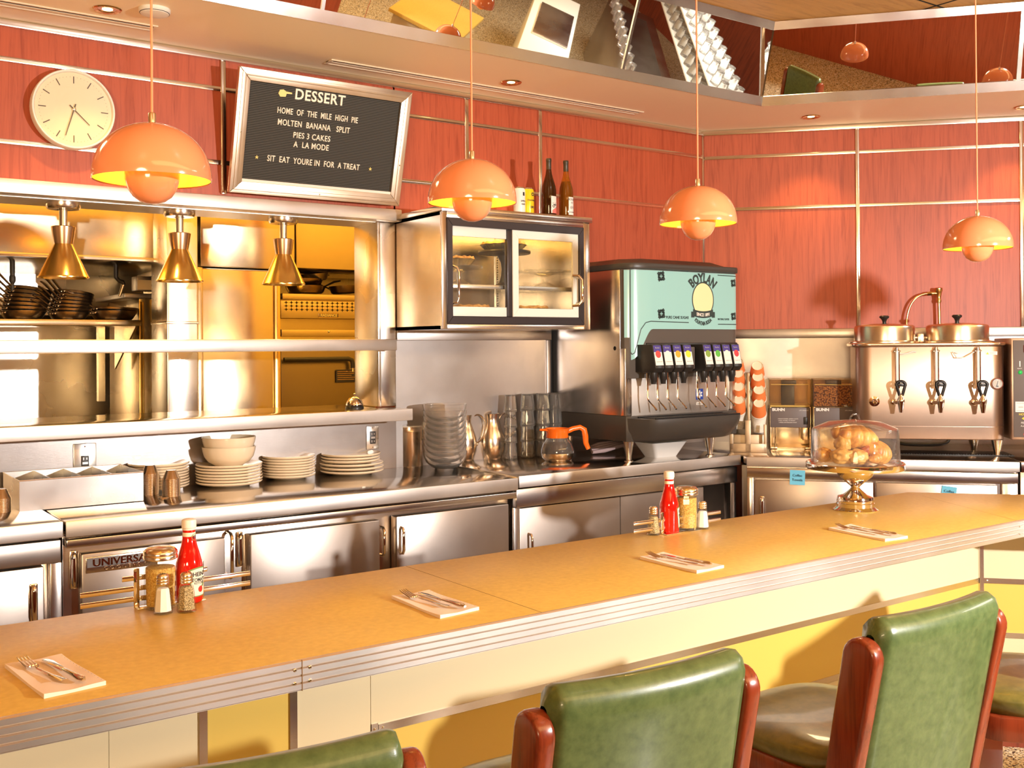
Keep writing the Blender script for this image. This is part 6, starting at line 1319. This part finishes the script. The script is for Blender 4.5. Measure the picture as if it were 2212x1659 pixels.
# range with pans
YR = 6.7; x0, x1 = kx(606, YR), 4.38
rg = thing('salamander_range', 'steel salamander range with a clover pattern grille and stacked pans', 'range', (0, YR, 0))
z0, z1, z2, z3, z4 = kz(690, 727, YR), kz(690, 712, YR), kz(690, 688, YR), kz(690, 648, YR), kz(690, 636, YR)
obj('body', MB().box(x0, x1, .03, .8, 0, z1).box(x0, x1, .25, .8, z1, z2), 'kitchen_steel', rg); obj('top_ledge', MB().box(x0, x1, -.03, .8, z3, z4, .004), 'kitchen_steel', rg); obj('front_panel', MB().box(x0, x1, 0, .8, z2, z3, .003), 'kitchen_steel', rg)
obj('lower_rail', MB().box(x0, x1, -.01, .03, z0, z1, .004), 'kitchen_steel', rg); obj('oven_front', MB().box(x0, x1, 0, .03, 0, z0-.04, .003), 'pan_dark', rg); obj('rail_knob', MB().sphere((kx(708, YR), -.012, (z0+z1)/2+.01), .008, 10, 8), 'chrome', rg)
mb = MB(); xg0, xg1 = kx(612, YR), kx(776, YR); zc0, zc1 = kz(690, 673, YR), kz(690, 651, YR)
nx, nz = 15, 3; dx, dz = (xg1-xg0)/nx, (zc1-zc0)/nz
for i in range(nx):
    for j in range(nz):
        cx, cz = xg0+(i+.5+(.0 if j % 2 == 0 else .0))*dx, zc0+(j+.5)*dz
        vs = []
        for k in range(8):
            a = k*pi/4; r_k = (.62 if k % 2 == 0 else .20); vs.append(mb.bm.verts.new((cx+dx*r_k*.85*sin(a), -.0008, cz+dz*r_k*.85*cos(a))))
        mb.bm.faces.new(vs)
obj('clover_holes', mb, 'black_matte', rg)
x_, z_ = kx(709, YR), kz(709, 681.5, YR); bg = obj('badge', MB().box(x_-.078, x_+.078, -.006, 0, z_-.016, z_+.016, .005), 'steel_dark', rg); obj('badge_rim', ring(MB(), x_-.078, x_+.078, z_-.016, z_+.016, .003, .003, -.0075, -.004, 0), 'lamp_brass', bg); obj('badge_lettering', text(MB(), 'RADIANCE', .026, lambda x, y, z: Vector((x_+x, -.0068-z, z_+y)), .0005, sx=1.0, bold=.0006), 'letter_gold', bg)
sp_i = [0]
def pan(px, py, R, rz, tilt, lab, m='lamp_brass', hd=True, h=.05):
    p = on_y(px, py, YR+.2); t = thing('saute_pan', lab, 'pan', (p.x, YR+.2, p.z), rz, 'pans piled on the range'); t.rotation_euler = (0, tilt, rz)
    obj('pan', MB().lathe([(0, .002), (R*.78, 0), (R*.86, .006), (R, h), (R*1.02, h+.003), (R*.98, h), (R*.82, .008), (0, .006)], 36, cap0=False), m, t)
    if hd: obj('handle', MB().tube([(R*.97, 0, h*.8), (R*1.3, 0, h*1.2), (R*1.9, 0, h*1.9), (R*2.3, 0, h*2.1)], [.010, .009, .013, .010], 10, flat=.6), 'iron', t); obj('rivets', MB().sphere((R*.96, .012, h*.72), .006, 8, 6).sphere((R*.96, -.012, h*.72), .006, 8, 6), 'chrome', t)
pan(660, 634, .145, .3, 0, 'wide brass coloured pan lowest on the range', 'kitchen_steel'); pan(655, 619, .140, .5, 0, 'dark handled pan second on the range pile', 'kitchen_steel'); pan(675, 607, .120, .3, -.12, 'steel bowl pan tilted on top of the range pile', 'steel_bright'); pan(745, 634, .115, 2.6, .05, 'dark pan at the right of the range top', 'pan_dark')
p = on_y(749, 812, 6.69)
t = thing('safety_sign', 'small dark notice plate on the kitchen wall under the range ledge', 'sign', (p.x, 6.69, p.z)); 
obj('plate', MB().box(-.085, .085, -.004, 0, -.045, .045, .002), 'dark_plastic', t)
mb = MB()
for k in range(5): mb.box(-.075, .075-.02*(k % 3), -.005, -.004, .030-k*.014, .034-k*.014)
obj('notice_lines', mb, 'lamp_copper', t)
t = thing('gas_pipe', 'dark gas pipe under the range ledge', 'pipe', (0, YR-.05, 0)); zg = kz(690, 776, YR-.05)
obj('pipe', MB().tube([(kx(606, YR), 0, zg), (kx(745, YR), 0, zg), (kx(752, YR), 0, zg-.01), (kx(754, YR), 0, zg-.035), (kx(754, YR), 0, kz(754, 795, YR))], .016, 12), 'iron', t)
obj('pipe_nipple', MB().cyl((kx(754, YR), 0, kz(754, 795, YR)), (kx(754, YR), 0, kz(754, 803, YR)), .008, n=10), 'lamp_brass', t)
# ------------------------------------------------------------------ counter chairs
m = mat('green_vinyl', (.10, .22, .07), .30, coat=.25); co = coords(m); n = noisy(m, co, 45, 5, .6); n3 = noisy(m, coords(m, (1, 1, 5)), 260, 2)
lk(m, ramp(m, n, (.3, (.058, .098, .032)), (.7, (.108, .158, .055))), bsdf(m).inputs['Base Color']); bump(m, n3, .12, .001)
m = mat('olive_vinyl', (.15, .14, .03), .30, coat=.25); n = noisy(m, coords(m), 30, 5, .6); lk(m, ramp(m, n, (.3, (.10, .10, .022)), (.7, (.19, .165, .04))), bsdf(m).inputs['Base Color'])
def build_chair(loc, rz, label):
    t = thing('counter_chair', label, 'counter chair', loc, rz, 'green vinyl counter chairs')
    SHt, BT = .66, .985; tl = radians(11); hw = .222
    Rt = Matrix.Rotation(tl, 4, 'X')       # back leans away from the counter
    mb = MB(); mb.M = Matrix.Translation((0, -.20, .60)) @ Rt
    hB = (BT-.60)/cos(tl); th = .036
    def bk(u, v):        # wrapped pad: v round the section (front/top/back), u across
        x = (u-.5)*2*hw; e = max(0, (abs(x)-(hw-.022))/.022); k = math.sqrt(max(0, 1-min(1, e)**2)); r = th*(.35+.65*k); L = hB-th; E = .13; s = v*(2*(L+E)+pi*th)
        bow = .018*(1-(x/hw)**2)
        if s < L+E: return Vector((x, r*.92-bow, s-E))
        if s < L+E+pi*th: a = (s-L-E)/th; return Vector((x, r*cos(a)*.98-bow, L-(th-r)*.6+r*sin(a)))
        return Vector((x, -r-bow, L-(s-L-E-pi*th)))
    mb.grid(bk, 36, 44); obj('backrest', mb, 'green_vinyl', t, sharp=75)
    for sx in (-1, 1):
        mb = MB(); mb.M = Matrix.Translation((0, -.20, .60)) @ Rt
        prof = [(-.034, -.60), (.030, -.60)]+[(.042, hB-.085)]+[(.042*cos(a), hB-.085+.042*sin(a)) for a in [pi*k/10 for k in range(1, 10)]]+[(-.042, hB-.085)]
        x0, x1 = (hw-.006, hw+.034) if sx > 0 else (-hw-.034, -hw+.006)
        mb.prism([(y, z) for y, z in prof if z > -.14 or True][0:0] or [(-.036, -.16), (.036, -.16)]+prof[2:], x0, x1, .010, 3, F=lambda a, b, c: Vector((c, a, b)))
        obj('side_rail', mb, 'chair_wood', t)
    seat = [(x, y) for x, y in rrect(-.215, .215, -.19, .25, .10, 8)]
    obj('seat_frame', MB().prism(rrect(-.215, .215, -.20, .245, .10, 8), SHt-.125, SHt-.060, .006), 'chair_wood', t)
    mb = MB()
    def st(u, v):
        a = 2*pi*u; c_, s_ = cos(a), sin(a); k = (abs(c_)**3.4+abs(s_)**3.4)**(-1/3.4)
        if v < .3: q = v/.3; rr = .94+.06*sin(q*pi/2); h = -.060+.035*q
        else: q = (v-.3)/.7; rr = cos(q*pi/2)**.55 if q < 1 else 0; h = -.025+.030*sin(q*pi/2)**.8
        return Vector((.222*k*c_*rr, .028+.222*k*s_*rr, SHt+h))
    mb.grid(st, 64, 26); bmesh.ops.remove_doubles(mb.bm, verts=mb.bm.verts, dist=1e-5); obj('seat_pad', mb, 'olive_vinyl', t, sharp=75)
    for lx_, ly_ in ((-.155, .185), (.155, .185), (-.155, -.15), (.155, -.15)): obj('leg', MB().box(lx_-.03, lx_+.03, ly_-.03, ly_+.03, 0, SHt-.12, .003), 'steel_bright', t)
    return t
def chair_at(pl, pr, zt=.985, dz=0):     # left and right top corners of the back in the picture
    a = on_z(*pl, zt); b = on_z(*pr, zt); c = (a+b)/2; return c, atan2(b.y-a.y, b.x-a.x), (b-a).length
ch = None
for pl, pr, lab in (((1180, 1482), (1598, 1395), 'green vinyl counter chair in the middle, its back fully in view'), ((1886, 1336), (2140, 1272), 'green vinyl counter chair at right with its seat showing toward the counter'), ((398, 1652), (700, 1600), 'green vinyl counter chair cut by the bottom edge of the photo')):
    c, rz, w = chair_at(pl, pr)
    off = Matrix.Rotation(rz, 3, 'Z') @ Vector((0, .20+(.985-.60)*math.tan(radians(11)), 0)); loc = (c.x+off.x, c.y+off.y, 0)
    ch = build_chair(loc, rz, lab) if ch is None else dup(ch, loc, rz, lab)
p = on_z(2262, 1452, .66); dup(ch, (p.x, p.y, 0), radians(42), 'green vinyl counter chair at the right edge, only its seat in view')
for k, l_ in ((1, 'green vinyl counter chair further along the right run, out past the frame'), (2, 'green vinyl counter chair at the end of the right run, out past the frame')):
    q = Vector((p.x+.05, p.y-.05, 0))+D2*.78*k; dup(ch, (q.x, q.y, 0), -T2, l_)
# ------------------------------------------------------------------ dining side, seen in the leaning mirrors
t = thing('wood_partition', 'dark cherry booth partition behind the camera side chairs', 'partition', (2.2, -.55, 0), radians(-12))
obj('panel', MB().box(-3.6, 2.6, -.05, .05, 0, 1.30, .006), 'cherry', t); obj('cap_rail', MB().box(-3.62, 2.62, -.065, .065, 1.30, 1.335, .006), 'chair_wood', t)
bt = thing('booth_bench', 'green vinyl booth bench against the cherry partition', 'bench', (2.2, -.55, 0), radians(-12))
obj('bench_seat', MB().box(-1.5, 2.5, -.62, -.06, .12, .47, .03, 3), 'green_vinyl', bt); obj('bench_back', MB().box(-1.5, 2.5, -.16, -.055, .47, 1.1, .03, 3), 'green_vinyl', bt)
t = thing('dining_table', 'mustard topped high table past the right run of the counter', 'table', (5.95, -1.15, 0), -T2)
obj('table_top', MB().box(-.55, .55, -.4, .4, .88, .92, .006), 'mustard_laminate', t); obj('table_base', MB().box(-.5, .5, -.35, .35, 0, .88, .01), 'cream_laminate', t)
t = thing('ice_bin', 'white ice bin counter past the right run of the counter', 'ice bin', (7.75, -1.55, 0), radians(-55)); obj('bin_body', MB().box(-1.3, 1.3, -.3, .3, 0, .90, .01), 'case_white', t); obj('bin_lid', MB().box(-.6, .6, -.2, .25, .90, .93, .006), 'steel_bright', t)
# glass service station past the right end of the counter
gs = thing('glass_station', 'steel service station with racks of upturned glasses past the right run', 'shelving', (8.9, -.9, 0), radians(-62))
obj('counter_box', MB().box(-2.2, 2.2, -.35, .35, 0, .86, .004), 'steel', gs); obj('sink_basin', MB().box(-2.0, -.5, -.25, .2, .862, .868).box(-.3, 1.9, -.25, .2, .862, .868), 'steel_dark', gs)
obj('rack_shelf', MB().box(-2.2, 2.2, .30, .75, 1.15, 1.17), 'case_white', gs); obj('rack_shelf', MB().box(-2.2, 2.2, .30, .75, 1.45, 1.47), 'case_white', gs); obj('white_end', MB().box(-2.3, -2.2, -.4, .8, 0, 1.2), 'case_white', gs)
G9 = Matrix.Translation((8.9, -.9, 0)) @ Matrix.Rotation(radians(-62), 4, 'Z'); first = None
for zi, z in enumerate((.87, 1.171, 1.471)):
    for i in range(14):
        for j in range(2 if zi else 1):
            o = t0.copy(); COL.objects.link(o); q = G9 @ Vector((-2.0+i*.30+.03*j, (.38+.2*j) if zi else -.32, z)); o.location = q; o.scale = (1.7, 1.7, 1.7)
            tag(o, 'upturned clear glass racked on the service station past the counter', 'glass', 'racked glasses on the service station')
t = thing('bottle_rail', 'back bar cabinet of bottles on the wall past the right run', 'cabinet', (11.6, 1.5, 0), radians(-90)); obj('cabinet_box', MB().box(-1.5, 1.5, -.3, .3, 0, 1.0, .004), 'dark_wood', t); obj('counter_slab', MB().box(-1.55, 1.55, -.34, .3, 1.0, 1.04, .004), 'yellow_laminate', t)
